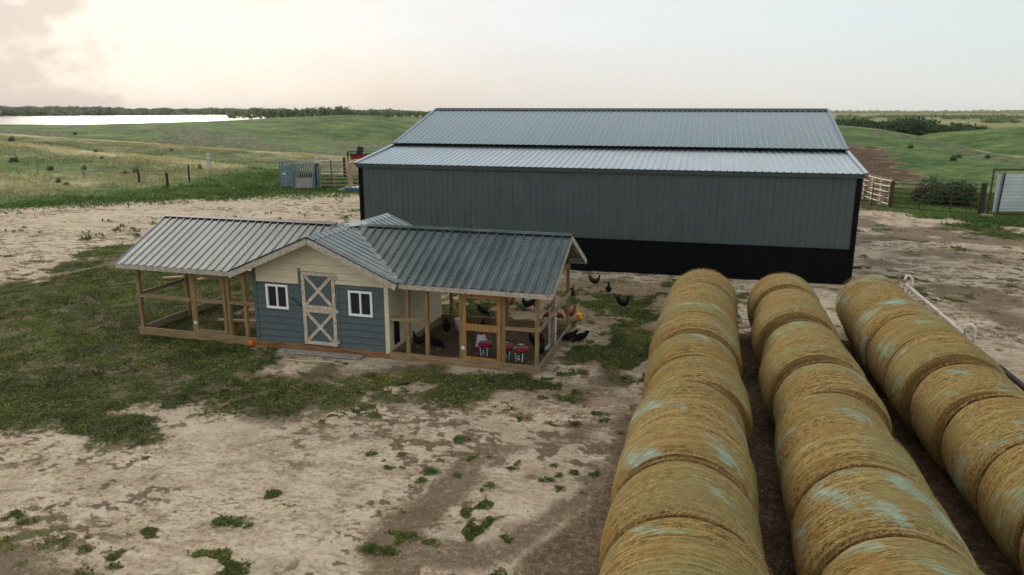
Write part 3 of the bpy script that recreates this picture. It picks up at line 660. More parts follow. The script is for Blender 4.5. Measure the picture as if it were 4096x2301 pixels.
# run gates
def gate(u0, u1, mt, zs, z0=.20, z1=1.74, mid=1.02, mh=.10):
    g_ = bpy.data.objects.new('run_door', None); COL.objects.link(g_); g_.parent = M_
    w_ = .085
    for a in (u0, u1-w_): m = MB(); m.box(a, a+w_, -.04, -.004, z0, z1); m.build('stile', MW[mt], g_, bevel=.004)
    m = MB(); m.box(u0+w_, u1-w_, -.036, -.006, z0, z0+.09); m.build('door_rail', MW[mt if mt == 'wood_fresh' else 'wood_h'], g_)
    m = MB(); m.box(u0+w_, u1-w_, -.036, -.006, mid-mh/2, mid+mh/2); m.build('door_rail', MW[mt if mt == 'wood_fresh' else 'wood_h'], g_)
    m = MB(); m.box(u0+w_, u1-w_, -.036, -.006, z1-.09, z1); m.build('door_rail', MW[mt], g_)
    m = MB(); m.box(u0-.03, u0+.05, -.048, -.0405, .42, .50); m.build('hinge', MW['whiteplastic'], g_)
    return g_
gate(1.76, 2.71, 'wood_v', 0, mid=1.05); gate(8.98, 9.88, 'wood_fresh', 0, z0=.17, mid=.96, mh=.16)
# house walls
HU0, HU1 = 3.56, 7.12
def lap_wall(segs, mt, name, y=0., z0=.14, step=.165):
    m = MB(); z = z0; 
    while z < 2.9:
        for a, b_, lo, hi in segs:
            zz0, zz1 = max(z, lo), min(z+step, hi(0) if callable(hi) else hi)
            if zz1-zz0 < .01: continue
            zz0 += .011; v = [(a, y-.030, zz0), (b_, y-.030, zz0), (b_, y-.006, zz1), (a, y-.006, zz1), (a, y+.03, zz0), (b_, y+.03, zz0), (b_, y+.03, zz1), (a, y+.03, zz1)]
            m.add(v, [(0, 1, 2, 3), (0, 4, 5, 1), (3, 2, 6, 7), (0, 3, 7, 4), (1, 5, 6, 2), (4, 7, 6, 5)])
        z += step
    return m.build(name, MW[mt], M_)
w1, w2 = (3.90, 4.51, 1.01, 1.62), (6.13, 6.75, .99, 1.61)
D0, D1, DZ0, DZ1 = 4.90, 5.79, .185, 1.985
zs = 1.66
lap_wall([(HU0+.08, w1[0], .14, zs), (w1[1], D0-.09, .14, zs), (w1[0], w1[1], .14, w1[2]), (w1[0], w1[1], w1[3], zs)], 'slate', 'lower_siding')
lap_wall([(D1+.09, w2[0], .14, zs+.06), (w2[1], HU1-.07, .14, zs+.06), (w2[0], w2[1], .14, w2[2]), (w2[0], w2[1], w2[3], zs+.06)], 'slate', 'lower_siding')
m = MB(); m.box(HU0+.06, D0-.06, -.004, .02, .145, zs-.01); m.build('lap_shadow_backing', MW['dark'], M_)  # near-black sheet added behind the lap gaps to draw their shadow lines
m = MB(); m.box(D1+.06, HU1-.05, -.004, .02, .145, zs+.05); m.build('lap_shadow_backing', MW['dark'], M_)
# cream gable: laps clipped to the roof slope
m = MB(); z = zs+.001
def half(z): return (zr-.03-z)/kk
step = .165; z = zs
while z < zr-.08:
    z1_ = min(z+step, zr-.06); h0, h1 = min(xm-HU0-.06, half(z)), min(xm-HU0-.06, max(.0, half(z1_)))
    a0, b0, a1_, b1 = xm-h0, min(xm+h0, HU1-.07), xm-h1, min(xm+h1, HU1-.07)
    for x0, x1, t0, t1 in ([(a0, D0-.09, a1_, D0-.09), (D1+.0, b0, D1+.0, b1)] if z < DZ1-.06 else [(a0, b0, a1_, b1)]):
        if x1 > x0:
            zl = max(z, zs+.062) if x0 >= D1 else z
            if z1_ > zl: m.add([(x0, -.030, zl+.009), (x1, -.030, zl+.009), (max(t1, t0), -.006, z1_), (t0, -.006, z1_), (x0, .03, zl+.009), (x1, .03, zl+.009), (max(t1, t0), .03, z1_), (t0, .03, z1_)], [(0, 1, 2, 3), (0, 4, 5, 1), (3, 2, 6, 7), (0, 3, 7, 4), (1, 5, 6, 2), (4, 7, 6, 5)])
    z += step
m.build('gable_siding', MW['cream'], M_)
m = MB(); m.box(D0-.02, D1+.02, -.004, .028, 1.95, 2.12); m.build('header_panel', MW['cream'], M_)
m = MB(); m.box(HU0-.02, HU0+.075, -.030, .03, .14, 2.03); m.build('corner_board', MW['slate'], M_)
m = MB(); m.box(D0-.088, D0-.004, -.028, .03, .14, 2.06); m.build('door_jamb', MW['slate'], M_)
m = MB(); m.box(D1+.004, D1+.088, -.028, .03, .14, zs+.08); m.build('door_jamb', MW['slate'], M_)
m = MB(); m.box(HU1-.065, HU1+.04, -.032, .06, .13, 1.97); m.build('corner_board', MW['cream'], M_)
m = MB(); m.box(HU1-.02, HU1+.02, .06, CD, .16, 2.0); 
wallr = m.build('house_side_wall', MW['cream'], M_)
m = MB(); m.box(HU1+.021, HU1+.028, .26, .56, .26, .90); m.build('pop_hole', MW['glass'], M_)
m = MB(); m.box(HU1+.021, HU1+.05, .06, CD-.1, .0, .165); m.build('side_sill', MW['wood_h'], M_)
m = MB(); m.box(HU0-.02, HU0+.02, .06, CD, .14, 2.0); m.build('house_side_wall', MW['cream'], M_)
m = MB(); m.prism([(HU0, .14), (HU1, .14), (HU1, 2.05), (xm, zr-.06), (HU0, 2.05)], CD-.04, CD); m.build('house_back_wall', MW['cream'], M_)
# windows
for (a, b_, z0, z1_), dk in ((w1, 0), (w2, 1)):
    f_ = .055; wn = MB()
    wn.box(a, a+f_, -.045, .02, z0, z1_); wn.box(b_-f_, b_, -.045, .02, z0, z1_); wn.box(a+f_, b_-f_, -.045, .02, z0, z0+f_); wn.box(a+f_, b_-f_, -.045, .02, z1_-f_, z1_)
    wo_ = wn.build('window', MW['vinyl'], M_, bevel=.004)
    mid = (a+b_)/2; mu = MB(); mu.box(mid-.02, mid+.02, -.038, .018, z0+f_, z1_-f_); mu.build('mullion', MW['vinyl'], wo_)
    for x0, x1 in ((a+f_, mid-.02), (mid+.02, b_-f_)):
        pn = MB(); pn.box(x0, x1, .0, .01, z0+f_, z1_-f_); pn.build('pane', MW['glass'], wo_)
# dutch door: upper and lower leaf, X braces
door = bpy.data.objects.new('door', None); COL.objects.link(door); door.parent = M_
zm = 1.08
for z0, z1_ in ((DZ0, zm-.004), (zm+.004, DZ1)):
    m = MB(); m.box(D0+.01, D1-.01, -.018, .02, z0, z1_); m.build('door_leaf', MW['slate'], door)
    t_ = .085; y0, y1 = -.044, -.0185
    m = MB(); m.box(D0, D0+t_, y0, y1, z0, z1_); m.box(D1-t_, D1, y0, y1, z0, z1_); m.box(D0+t_, D1-t_, y0, y1, z0, z0+t_); m.box(D0+t_, D1-t_, y0, y1, z1_-t_, z1_)
    m.build('door_frame', MW['wood_pale'], door)
    x0, x1 = D0+t_, D1-t_
    m = MB(); m.bar((x0+.02, -.030, z0+t_+.02), (x1-.02, -.030, z1_-t_-.02), .022, .075, (0, 0, 1)); m.bar((x0+.02, -.0335, z1_-t_-.02), (x1-.02, -.0335, z0+t_+.02), .022, .075, (0, 0, 1)); m.build('cross_brace', MW['wood_pale'], door)
for z in (DZ0+.12, zm-.02, DZ1-.10):
    m = MB(); m.box(D1-.05, D1+.07, -.052, -.0445, z-.04, z+.04); m.build('hinge', mat('pale_hinge', (.35, .45, .43), .5), door)
m = MB(); m.bar((D0-.30, -.035, 1.33), (D0+.01, -.035, 1.09), .012, .02); m.build('door_hook', MW['dark'], door)
# right run small back pieces and loose things in the runs
def board(name, a, b_, w_, h, mt, label, cat='board', grp=None, up=(0, 0, 1)):
    c_ = (Vector(a)+Vector(b_))/2; m = MB(); m.bar(Vector(a)-c_, Vector(b_)-c_, w_, h, up)
    o = m.build(name, MW[mt], loc=tuple(c_)); return tag(o, label, cat, grp)

# plank, twine, cup, stick
a = at(1117, 1402, .02); b2 = at(1448, 1432, .02); board('plank', (*a, .025), (*b2, .03), .26, .03, 'paleboard', 'wide grey weathered plank on the dirt in front of the coop door', 'plank')
pts = [at(1142, 1440), at(1200, 1447), at(1260, 1449), at(1320, 1450), at(1354, 1462)]
c0_ = pts[2]; m = MB(); m.tube([(p_[0]-c0_[0], p_[1]-c0_[1], .02) for p_ in pts], .014, 6); tag(m.build('twine', MW['rope'], loc=(c0_[0], c0_[1], 0)), 'pale yellow length of twine lying on dirt before the coop plank', 'twine')
a = at(1590, 1543); b2 = at(1638, 1538); board('stick', (*a, .02), (*b2, .03), .05, .03, 'dark', 'short dark stick on the dirt front right of the coop', 'stick')
a = at(2550, 1668); b2 = at(2475, 1675); 
c_ = at(1006, 1384); m = MB(); m.lathe([(.045, 0), (.065, .02), (.07, .15), (.055, .155), (.05, .03)], n=16); m.tube([(.05, 0, .02), (.14, 0, .015)], .01, 6)
tag(m.build('cup', MW['orange'], loc=(c_[0], c_[1], .0), smooth=True), 'small orange plastic cup against the base board of the left run', 'cup')
# boards behind the left run
for i, (p1, p2, z, lb) in enumerate([((652, 1112), (829, 1099), .1, 'long bright pine board raised on grass behind the left run'), ((790, 1118), (1030, 1075), .08, 'bright pine board slanting toward the cream house behind the left run'), ((880, 1079), (1010, 1084), .3, 'upper short pine board beside the blue house corner')]):
    board('pine_board', (*at(*p1, z), z), (*at(*p2, z), z), .11, .05, 'stripe', lb, 'board', 'boards lying behind the left run')
a = cloc(1.35, 1.35, .12); b2 = cloc(3.4, 1.55, .15); board('pine_board', a, b2, .09, .045, 'stripe', 'bright board lying across the floor inside the left run', 'board')

# ------------------------------------------------------------------ feeders, buckets, pipes in the right run
def waterer(loc, label):
    o = thing('poultry_waterer', label, 'waterer', loc)
    m = MB(); m.lathe([(.14, .07), (.145, .08), (.10, .34), (.085, .36), (.06, .37)], n=24); m.build('tank', MW['whiteplastic'], o, smooth=True)
    m = MB(); m.lathe([(.10, .0), (.18, .03), (.185, .06), (.17, .06), (.15, .07)], n=24); m.build('trough', MW['redplastic'], o, smooth=True)
    m = MB(); m.lathe([(.062, .37), (.062, .42), (.03, .44)], n=16); m.build('cap', MW['redplastic'], o, smooth=True); return o
waterer(cloc(8.98, 1.30, .02), 'white conical poultry waterer with red cap and base behind the buckets')
o = thing('pail', 'white pail standing by the back board of the right run', 'pail', cloc(7.93, 2.66, .02))
m = MB(); m.lathe([(.12, 0), (.15, .30), (.145, .31), (.10, .31)], n=20); m.build('pail_body', MW['whiteplastic'], o, smooth=True)
m = MB(); m.tube([(-.14, 0, .28), (-.1, -.05, .22), (0, -.13, .18), (.1, -.05, .22), (.14, 0, .28)], .006, 5); m.build('handle', MW['greysteel'], o)
bk0 = thing('feed_bucket', 'translucent bucket with red lid seen through the run door', 'bucket', cloc(9.30, .64, .06), 0, 'red lidded buckets in the right run')
m = MB(); m.lathe([(.125, .0), (.15, .30), (.155, .30)], n=24); m.build('bucket_body', MW['bucket'], bk0, smooth=True)
m = MB(); m.lathe([(.165, .27), (.168, .33), (.15, .345), (.02, .35)], n=24); m.build('lid', MW['redplastic'], bk0, smooth=True)
m = MB()
lab = []
for k in range(7):
    a = R(-120+k*10); lab.append((.1445*math.cos(a), .1445*math.sin(a)))
for (x0, y0), (x1, y1) in zip(lab[:-1], lab[1:]): m.add([(x0*.95, y0*.95, .06), (x1*.95, y1*.95, .06), (x1*1.03, y1*1.03, .24), (x0*1.03, y0*1.03, .24)], [(0, 1, 2, 3)])
m.build('label_sheet', MW['labelgreen'], bk0)
m = MB()
for s_ in (-1, 1):
    a = R(-90+s_*33); m.bar((.137*math.cos(a), .137*math.sin(a), .05), (.158*math.cos(a), .158*math.sin(a), .25), .022, .012, (math.cos(a), math.sin(a), 0))
m.bar((-.035, -.151, .135), (.035, -.151, .135), .01, .014); m.bar((-.03, -.147, .10), (.03, -.147, .10), .01, .012); m.bar((-.015, -.155, .19), (.015, -.155, .19), .01, .03)
m.build('label_stripes', MW['whiteplastic'], bk0)
m = MB(); m.tube([(-.16, 0, .30), (-.15, 0, .38), (-.05, 0, .425), (.05, 0, .425), (.15, 0, .38), (.16, 0, .30)], .0025, 5); m.tube([(-.05, 0, .428), (.05, 0, .428)], .012, 8); m.build('handle', MW['whiteplastic'], bk0)
dup(bk0, cloc(9.83, .54, .06), .3, 'translucent bucket with red lid half behind the run door stile')
dup(bk0, cloc(10.21, .50, .06), -.1, 'translucent bucket with red lid nearest the corner post of the run')
for i, (u_, v_, r_, h) in enumerate(((10.62, 1.75, .055, .95), (10.66, 1.98, .055, .99))):
    o = thing('feed_pipe', ('front' if i == 0 else 'rear')+' one of two white plastic feed pipes on the side rail of the run', 'pipe', cloc(u_, v_, .0))
    m = MB(); m.tube([(0, 0, .15), (0, 0, h+.1)], r_, 16); m.tube([(0, 0, .15), (-.04, -.06, .06), (-.10, -.14, .04)], [r_, r_, r_*1.1], 14); m.build('pipe_tube', MW['whiteplastic'], o, smooth=False)
    m = MB()
    for z in (.35, .8): m.tube([(0, 0, z), (0, 0, z+.02)], r_+.004, 16)
    m.build('strap', MW['dark'], o)

# ------------------------------------------------------------------ chickens
def feather(name, a, b_, rough=.75, spec=.12):
    return mat(name, a, rough, .3, 22, (1, 1, 1), .5, 60, spec=spec, col2=b_)
FE = dict(black=feather('black_feathers', (.012, .012, .016), (.004, .004, .004)), darkbrown=feather('dark_brown_feathers', (.04, .022, .014), (.008, .005, .004)),
 red=feather('chestnut_feathers', (.22, .065, .02), (.07, .02, .01)), gold=feather('golden_feathers', (.62, .36, .07), (.40, .19, .03)), pale=feather('cream_feathers', (.55, .48, .30), (.30, .22, .10)))
COMB = mat('red_comb', (.40, .015, .012), .5); LEGM = mat('yellow_legs', (.38, .28, .10), .6); BEAK = mat('horn_beak', (.25, .2, .1), .5)
def chicken_mesh(pose):
    if pose == 'alert': sp = [(-.20, .385, (.012, .02)), (-.185, .34, (.02, .05)), (-.155, .28, (.045, .07)), (-.11, .23, (.07, .085)), (-.05, .195, (.088, .095)), (.01, .185, (.092, .098)), (.065, .205, (.078, .088)), (.105, .255, (.052, .060)), (.125, .31, (.036, .040)), (.135, .355, (.028, .030)), (.15, .385, (.027, .028)), (.172, .392, (.018, .02)), (.185, .390, (.008, .008))]
    elif pose == 'peck': sp = [(-.19, .36, (.012, .02)), (-.17, .31, (.02, .05)), (-.14, .27, (.045, .065)), (-.10, .235, (.07, .085)), (-.04, .205, (.088, .095)), (.02, .185, (.09, .095)), (.08, .165, (.075, .08)), (.125, .13, (.048, .052)), (.155, .09, (.033, .035)), (.17, .06, (.027, .028)), (.18, .04, (.02, .02)), (.185, .02, (.007, .007))]
    else: sp = [(-.13, .20, (.012, .02)), (-.12, .19, (.03, .05)), (-.095, .18, (.05, .07)), (-.06, .18, (.075, .09)), (-.02, .19, (.09, .105)), (.02, .215, (.085, .10)), (.045, .265, (.062, .07)), (.055, .32, (.042, .044)), (.06, .37, (.032, .033)), (.07, .405, (.027, .028)), (.092, .41, (.018, .018)), (.105, .408, (.007, .007))]
    return sp
PROTO = {}
def chicken(fe, pose):
    o = thing('chicken', 'x', 'chicken'); sp = chicken_mesh(pose)
    m = MB(); m.tube([(x, 0, z) for x, z, r_ in sp], [r_ for x, z, r_ in sp], 14)
    # tail feathers and folded wings grow out of the same surface
    tx, tz = sp[1][0], sp[1][1]
    for k in range(7):
        a = R(55+k*14) if pose != 'tall' else R(120+k*9); l = .10
        m.tube([(sp[3][0], 0, sp[3][1]+.02), (tx+math.cos(a)*.05, (k-3)*.006, tz+math.sin(a)*.04-.02), (tx+math.cos(a)*l, (k-3)*.010, tz+math.sin(a)*l-.03)], [(.02, .02), (.008, .026), (.003, .006)], 6)
    for s_ in (-1, 1):
        bx, bz2 = sp[5][0], sp[5][1]
        m.tube([(bx+.05, s_*.055, bz2+.03), (bx, s_*.088, bz2+.02), (bx-.07, s_*.080, bz2+.03), (bx-.13, s_*.045, bz2+.06)], [(.015, .03), (.018, .055), (.014, .045), (.005, .012)], 8)
        m.tube([(bx+.02, s_*.045, bz2-.05), (bx+.02, s_*.045, bz2-.10)], [(.03, .035), (.015, .018)], 8)
    body = m.build('feathers', fe, o, smooth=True)
    hx_, hz = sp[-3][0], sp[-3][1]
    m = MB(); m.add([(hx_+.015, -.004, hz+.022), (hx_+.010, -.004, hz+.052), (hx_-.004, -.004, hz+.036), (hx_-.012, -.004, hz+.058), (hx_-.026, -.004, hz+.034), (hx_-.038, -.004, hz+.042), (hx_-.034, -.004, hz+.012),
                     (hx_+.015, .004, hz+.022), (hx_+.010, .004, hz+.052), (hx_-.004, .004, hz+.036), (hx_-.012, .004, hz+.058), (hx_-.026, .004, hz+.034), (hx_-.038, .004, hz+.042), (hx_-.034, .004, hz+.012)],
                    [tuple(range(7)), tuple(range(7, 14))[::-1]]+[(i, i+7, (i+1) % 7+7, (i+1) % 7) for i in range(7)])
    m.tube([(hx_+.01, 0, hz-.01), (hx_+.008, 0, hz-.045)], [(.006, .01), (.009, .012)], 6)
    for s_ in (-1, 1): m.tube([(hx_-.004, s_*.017, hz), (hx_-.004, s_*.023, hz)], .012, 8)
    m.build('comb', COMB, o)
    bx, bz2 = sp[-1][0], sp[-1][1]; d = Vector((sp[-1][0]-sp[-2][0], 0, sp[-1][1]-sp[-2][1])).normalized()
    m = MB(); m.tube([(bx-.01, 0, bz2), tuple(Vector((bx, 0, bz2))+d*.022)], [.009, .001], 6); m.build('beak', BEAK, o)
    for s_ in (-1, 1):
        m = MB(); m.tube([(.03, s_*.042, .13), (.015, s_*.042, .06), (.025, s_*.042, .006)], [.010, .006, .007], 6)
        for a in (-35, 0, 35, 180): m.tube([(.025, s_*.042, .006), (.025+.05*math.cos(R(a)), s_*.042+.05*math.sin(R(a)), .004)], .004, 5)
        m.build('leg', LEGM, o)
    return o
HENS = [ # source pixel of feet, heading in the picture (deg, 0 = right, 90 = away), feathers, pose, label, scale
 ((2380, 1146), 0, 'darkbrown', 'alert', 'dark hen with red comb nearest the barn wall', 1.05),
 ((2433, 1178), 80, 'black', 'alert', 'black hen seen from behind, between two hens near the barn', 1.08),
 ((2494, 1236), 5, 'black', 'alert', 'black hen with red comb closest to the left row of bales', 1.08),
 ((2288, 1192), 70, 'darkbrown', 'alert', 'dark brown hen behind the back corner post of the run', 1.0),
 ((2282, 1275), 20, 'red', 'alert', 'chestnut hen beside the far corner post of the right run', 1.0),
 ((2317, 1294), 110, 'gold', 'tall', 'golden hen standing tall outside the right run', 1.1),
 ((2274, 1374), 180, 'black', 'peck', 'black hen pecking against the side base board of the run', 1.05),
 ((2320, 1376), 180, 'black', 'peck', 'outer black hen of the pair outside the run corner', 1.05),
 ((1821, 1222), 0, 'pale', 'alert', 'cream hen behind the leftmost back post of the right run', 1.05),
 ((1852, 1236), 150, 'pale', 'tall', 'cream hen partly hidden by the fresh wood run door stile', 1.0),
 ((1935, 1266), -20, 'black', 'peck', 'black hen just behind the back board, seen through the upper run door', 1.0),
 ((2028, 1236), 180, 'red', 'alert', 'chestnut rooster straddling the middle back post of the run', 1.1),
 ((2110, 1240), 180, 'black', 'alert', 'black hen with red head on the grass behind the run', 1.1),
 ((2147, 1246), 90, 'black', 'tall', 'black hen facing away behind the run corner post', 1.0),
 ((2194, 1279), 170, 'red', 'peck', 'brown hen pecking outside the back rail near the white pipes', .95),
 ((2234, 1284), 30, 'red', 'peck', 'brown hen bent down behind the white feed pipes', .95)]
PENS = [((7.44, 1.0), 150, 'darkbrown', 'alert', 'dark hen on pale legs by the cream house wall inside the run', 1.05),
 ((7.95, .95), 20, 'black', 'peck', 'black hen pecking beside the second post inside the run', 1.1),
 ((7.72, 2.2), 100, 'black', 'tall', 'black hen standing in the back left of the right run', 1.15),
 ((8.45, 3.02), 80, 'black', 'tall', 'small black hen at the back board inside the run', .7),
 ((10.22, 1.75), 150, 'black', 'alert', 'black hen behind the front corner post inside the run', 1.05),
 ((10.52, 1.05), 60, 'black', 'alert', 'big glossy black hen at the foot of the white feed pipes', 1.25)]
def place_hen(x, y, hd, fe, pose, label, sc_):
    sc_ *= .93
    key = (fe, pose)
    # heading measured in the picture: 0 = to the right along the camera's right axis
    rz = YAW+R(hd)
    if key not in PROTO:
        o = chicken(FE[fe], pose); PROTO[key] = o
        o.location = (x, y, gz(x, y)-.005); o.rotation_euler = (0, 0, rz); o.scale = (sc_,)*3; o['label'] = label; o['group'] = 'chickens around the coop'
    else: dup(PROTO[key], (x, y, gz(x, y)-.005), rz, label, 'chickens around the coop', sc_)
for (p_, hd, fe, po, lb, s_) in HENS: place_hen(*at(*p_), hd, fe, po, lb, s_)
for (p_, hd, fe, po, lb, s_) in PENS: q_ = cloc(*p_); place_hen(q_[0], q_[1], hd, fe, po, lb, s_)

# ------------------------------------------------------------------ hay bales
def bale_mat(name, net):
    m = bpy.data.materials.new(name); m.use_nodes = True; t = m.node_tree; b = t.nodes['Principled BSDF']
    oc = N(t, 'ShaderNodeTexCoord').outputs['Object']; oi = N(t, 'ShaderNodeObjectInfo').outputs['Random']
    sp = N(t, 'ShaderNodeSeparateXYZ'); L(t, oc, sp.inputs[0])
    th = math_(t, 'ARCTAN2', sp.outputs[0], sp.outputs[2])
    def cv(a, b_, k=37.):
        n = N(t, 'ShaderNodeCombineXYZ'); L(t, math_(t, 'MULTIPLY', th, a), n.inputs[0]); L(t, math_(t, 'MULTIPLY', sp.outputs[1], b_), n.inputs[1]); L(t, math_(t, 'MULTIPLY', oi, k), n.inputs[2]); return n.outputs[0]
    def nz(v, sc, det=5, ro=.6):
        n = N(t, 'ShaderNodeTexNoise'); L(t, v, n.inputs[0]); n.inputs['Scale'].default_value = sc; n.inputs['Detail'].default_value = det; n.inputs['Roughness'].default_value = ro; return n.outputs[0]
    if net:
        wraps = nz(cv(.25, 9), 1., 8, .75)         # wrap bands round the bale
        thread = nz(cv(.55, 78), 1., 4, .65)
        straw = nz(cv(9, 42), 1., 6, .78); blot = nz(cv(1.1, 1.6), 1., 4, .6); fine = nz(oc, 95, 4, .75)
        base = ramp(t, math_(t, 'ADD', math_(t, 'MULTIPLY', straw, .55), math_(t, 'MULTIPLY', fine, .45)), (.43, (.034, .019, .005)), (.50, (.165, .103, .026)), (.57, (.40, .28, .095)))
        base = mixc(t, mrange(t, wraps, .50, .68, 0, .55), base, (.46, .34, .145))
        base = mixc(t, mrange(t, thread, .54, .60, 0, .42), base, (.52, .41, .21))
        base = mixc(t, mrange(t, blot, .50, .62, 0, .55), base, (.24, .135, .035))
        base = mixc(t, mrange(t, nz(cv(.6, 1.0, 91.), 1., 3, .5), .46, .60, 0, .40), base, (.19, .20, .085))
        # torn net wrap: pale teal and white streaks running askew
        n1 = N(t, 'ShaderNodeCombineXYZ'); L(t, math_(t, 'MULTIPLY', th, 1.1), n1.inputs[0]); L(t, math_(t, 'ADD', math_(t, 'MULTIPLY', sp.outputs[1], 2.1), math_(t, 'MULTIPLY', th, .8)), n1.inputs[1]); L(t, math_(t, 'MULTIPLY', oi, 77.), n1.inputs[2])
        rag = math_(t, 'MULTIPLY', math_(t, 'SUBTRACT', nz(cv(3, 34), 1., 6, .8), .5), .75)
        s0 = nz(n1.outputs[0], 1.0, 3, .55)
        amt = N(t, 'ShaderNodeAttribute', attribute_type='OBJECT', attribute_name='net').outputs['Fac']
        raw = math_(t, 'ADD', math_(t, 'ADD', s0, rag), math_(t, 'MULTIPLY', amt, .105))
        s1 = mrange(t, raw, .67, .76, 0, .70)
        s2 = math_(t, 'MULTIPLY', mrange(t, raw, .79, .86, 0, .6), mrange(t, nz(cv(2, 6, 13.), 1., 3, .5), .46, .58))
        base = mixc(t, s1, base, (.24, .38, .30)); base = mixc(t, s2, base, (.72, .72, .64))
    else:
        rr = math_(t, 'SQRT', math_(t, 'ADD', math_(t, 'POWER', sp.outputs[0], 2.), math_(t, 'POWER', sp.outputs[2], 2.)))
        v = N(t, 'ShaderNodeCombineXYZ'); L(t, math_(t, 'MULTIPLY', th, 1.5), v.inputs[0]); L(t, math_(t, 'MULTIPLY', rr, 45.), v.inputs[1]); L(t, math_(t, 'MULTIPLY', oi, 20.), v.inputs[2])
        a = nz(v.outputs[0], 1., 5, .7); c_ = nz(oc, 40, 6, .75)
        base = ramp(t, math_(t, 'ADD', math_(t, 'MULTIPLY', a, .5), math_(t, 'MULTIPLY', c_, .5)), (.38, (.06, .033, .010)), (.52, (.20, .12, .04)), (.66, (.36, .25, .11)))
        straw = c_; thread = a
    L(t, base, b.inputs['Base Color']); b.inputs['Roughness'].default_value = .85; b.inputs['Specular IOR Level'].default_value = .12
    bp = N(t, 'ShaderNodeBump'); bp.inputs['Strength'].default_value = .8; bp.inputs['Distance'].default_value = .02
    L(t, math_(t, 'ADD', straw, math_(t, 'MULTIPLY', thread, .7)), bp.inputs['Height']); L(t, bp.outputs[0], b.inputs['Normal'])
    return m
HAYNET = bale_mat('net_wrapped_hay', True); HAYEND = bale_mat('cut_hay_end', False)
STRAW = mat('loose_straw', (.42, .29, .11), .85, .4, 20, col2=(.20, .115, .035), rnd=.3)
def bale_variants():
    out = []
    for k in range(4):
        n, ny = 120, 26; th = np.linspace(0, 2*np.pi, n, endpoint=False)
        r2 = np.random.default_rng(100+k)
        # wrapped side: unit radius 1 (scaled), unit half length .5
        ys = np.concatenate([np.linspace(-.5, .5, ny)])
        prof = 1-.13*np.abs(ys*2)**6.5
        V = []
        for j, y in enumerate(ys):
            rr = prof[j]*(1+.016*(fbm(np.cos(th)*1.2+5*k, np.sin(th)*1.2+y*1.5, .6, 3, 200+k)-.5)*2+.010*(fbm(th*0+y*14, th*.6, 1, 3, 230+k)-.5)*2)
            rr = rr-.012*np.maximum(0, -np.cos(th))**2        # settled slightly flat at the bottom
            V.append(np.stack([np.sin(th)*rr, np.full(n, y), np.cos(th)*rr], 1))
        V = np.concatenate(V); idx = np.arange(n*ny).reshape(ny, n)
        F = np.stack([idx[:-1], np.roll(idx, -1, 1)[:-1], np.roll(idx, -1, 1)[1:], idx[1:]], -1).reshape(-1, 4)
        me_w = (V, F[:, ::-1])
        # ends: concentric rings with roughness
        ENDS = []
        for s_ in (-1, 1):
            VE = []
            rings = np.array([.955, .93, .85, .7, .5, .3, .12, .02])*.97; yo = np.array([.47, .495, .505, .5, .495, .50, .49, .49])
            for q, (r_, y_) in enumerate(zip(rings, yo)):
                wob = (fbm(np.cos(th)*r_*3+9*k, np.sin(th)*r_*3+s_, .3, 3, 250+k)-.5)*.03
                VE.append(np.stack([np.sin(th)*r_, s_*y_+wob, np.cos(th)*r_], 1))
            id2 = np.arange(n*8).reshape(8, n)
            f_ = np.stack([id2[:-1], np.roll(id2, -1, 1)[:-1], np.roll(id2, -1, 1)[1:], id2[1:]], -1).reshape(-1, 4)
            ENDS.append((np.concatenate(VE), f_ if s_ > 0 else f_[:, ::-1]))
        # loose stalks: on the wrap and frayed round the rims
        S = []; SF = []
        cnt = 2600
        a = r2.uniform(-2.2, 2.2, cnt); y = np.where(r2.random(cnt) < .45, r2.choice([-1, 1], cnt)*(.5-np.abs(r2.normal(0, .02, cnt))), r2.uniform(-.48, .48, cnt))
        lift = np.where(np.abs(y) > .46, .03, .009)
        l_ = r2.uniform(.03, .085, cnt); dire = r2.normal(0, .55, cnt); wdt = .0028
        p0 = np.stack([np.sin(a), y, np.cos(a)], 1)*[1, 1, 1]
        tng = np.stack([np.cos(a)*np.cos(dire), np.sin(dire), -np.sin(a)*np.cos(dire)], 1); nor = np.stack([np.sin(a), a*0, np.cos(a)], 1)
        edge = np.abs(y) > .46
        rr = np.where(edge, .955, 1.0)
        p0 = nor*rr[:, None]+np.stack([a*0, y, a*0], 1)
        p1 = p0+tng*l_[:, None]+nor*(r2.random(cnt)*lift)[:, None]+np.where(edge, np.sign(y)*r2.random(cnt)*.05, 0)[:, None]*np.array([0, 1, 0])
        sd_ = np.cross(tng, nor)*wdt
        VS = np.concatenate([p0-sd_, p0+sd_, p1]); FS = np.stack([np.arange(cnt), np.arange(cnt)+cnt, np.arange(cnt)+2*cnt], 1)
        out.append((me_w, ENDS, (VS, FS)))
    return out
protos = []
for k, (w_, e_, s_) in enumerate(bale_variants()):
    root = thing('round_hay_bale', 'x', 'hay bale')
    soup('net_wrap', w_[0], w_[1], HAYNET, root, True); [soup('hay_end', q_[0], q_[1], HAYEND, root, True) for q_ in e_]; soup('loose_straw', s_[0], s_[1], STRAW, root)
    protos.append(root)
ORD = ['nearest', 'second nearest', 'third from the camera', 'fourth from the camera', 'fifth from the camera', 'sixth from the camera', 'seventh from the camera', 'eighth from the camera', 'ninth from the camera', 'tenth from the camera', 'eleventh from the camera', 'twelfth from the camera']
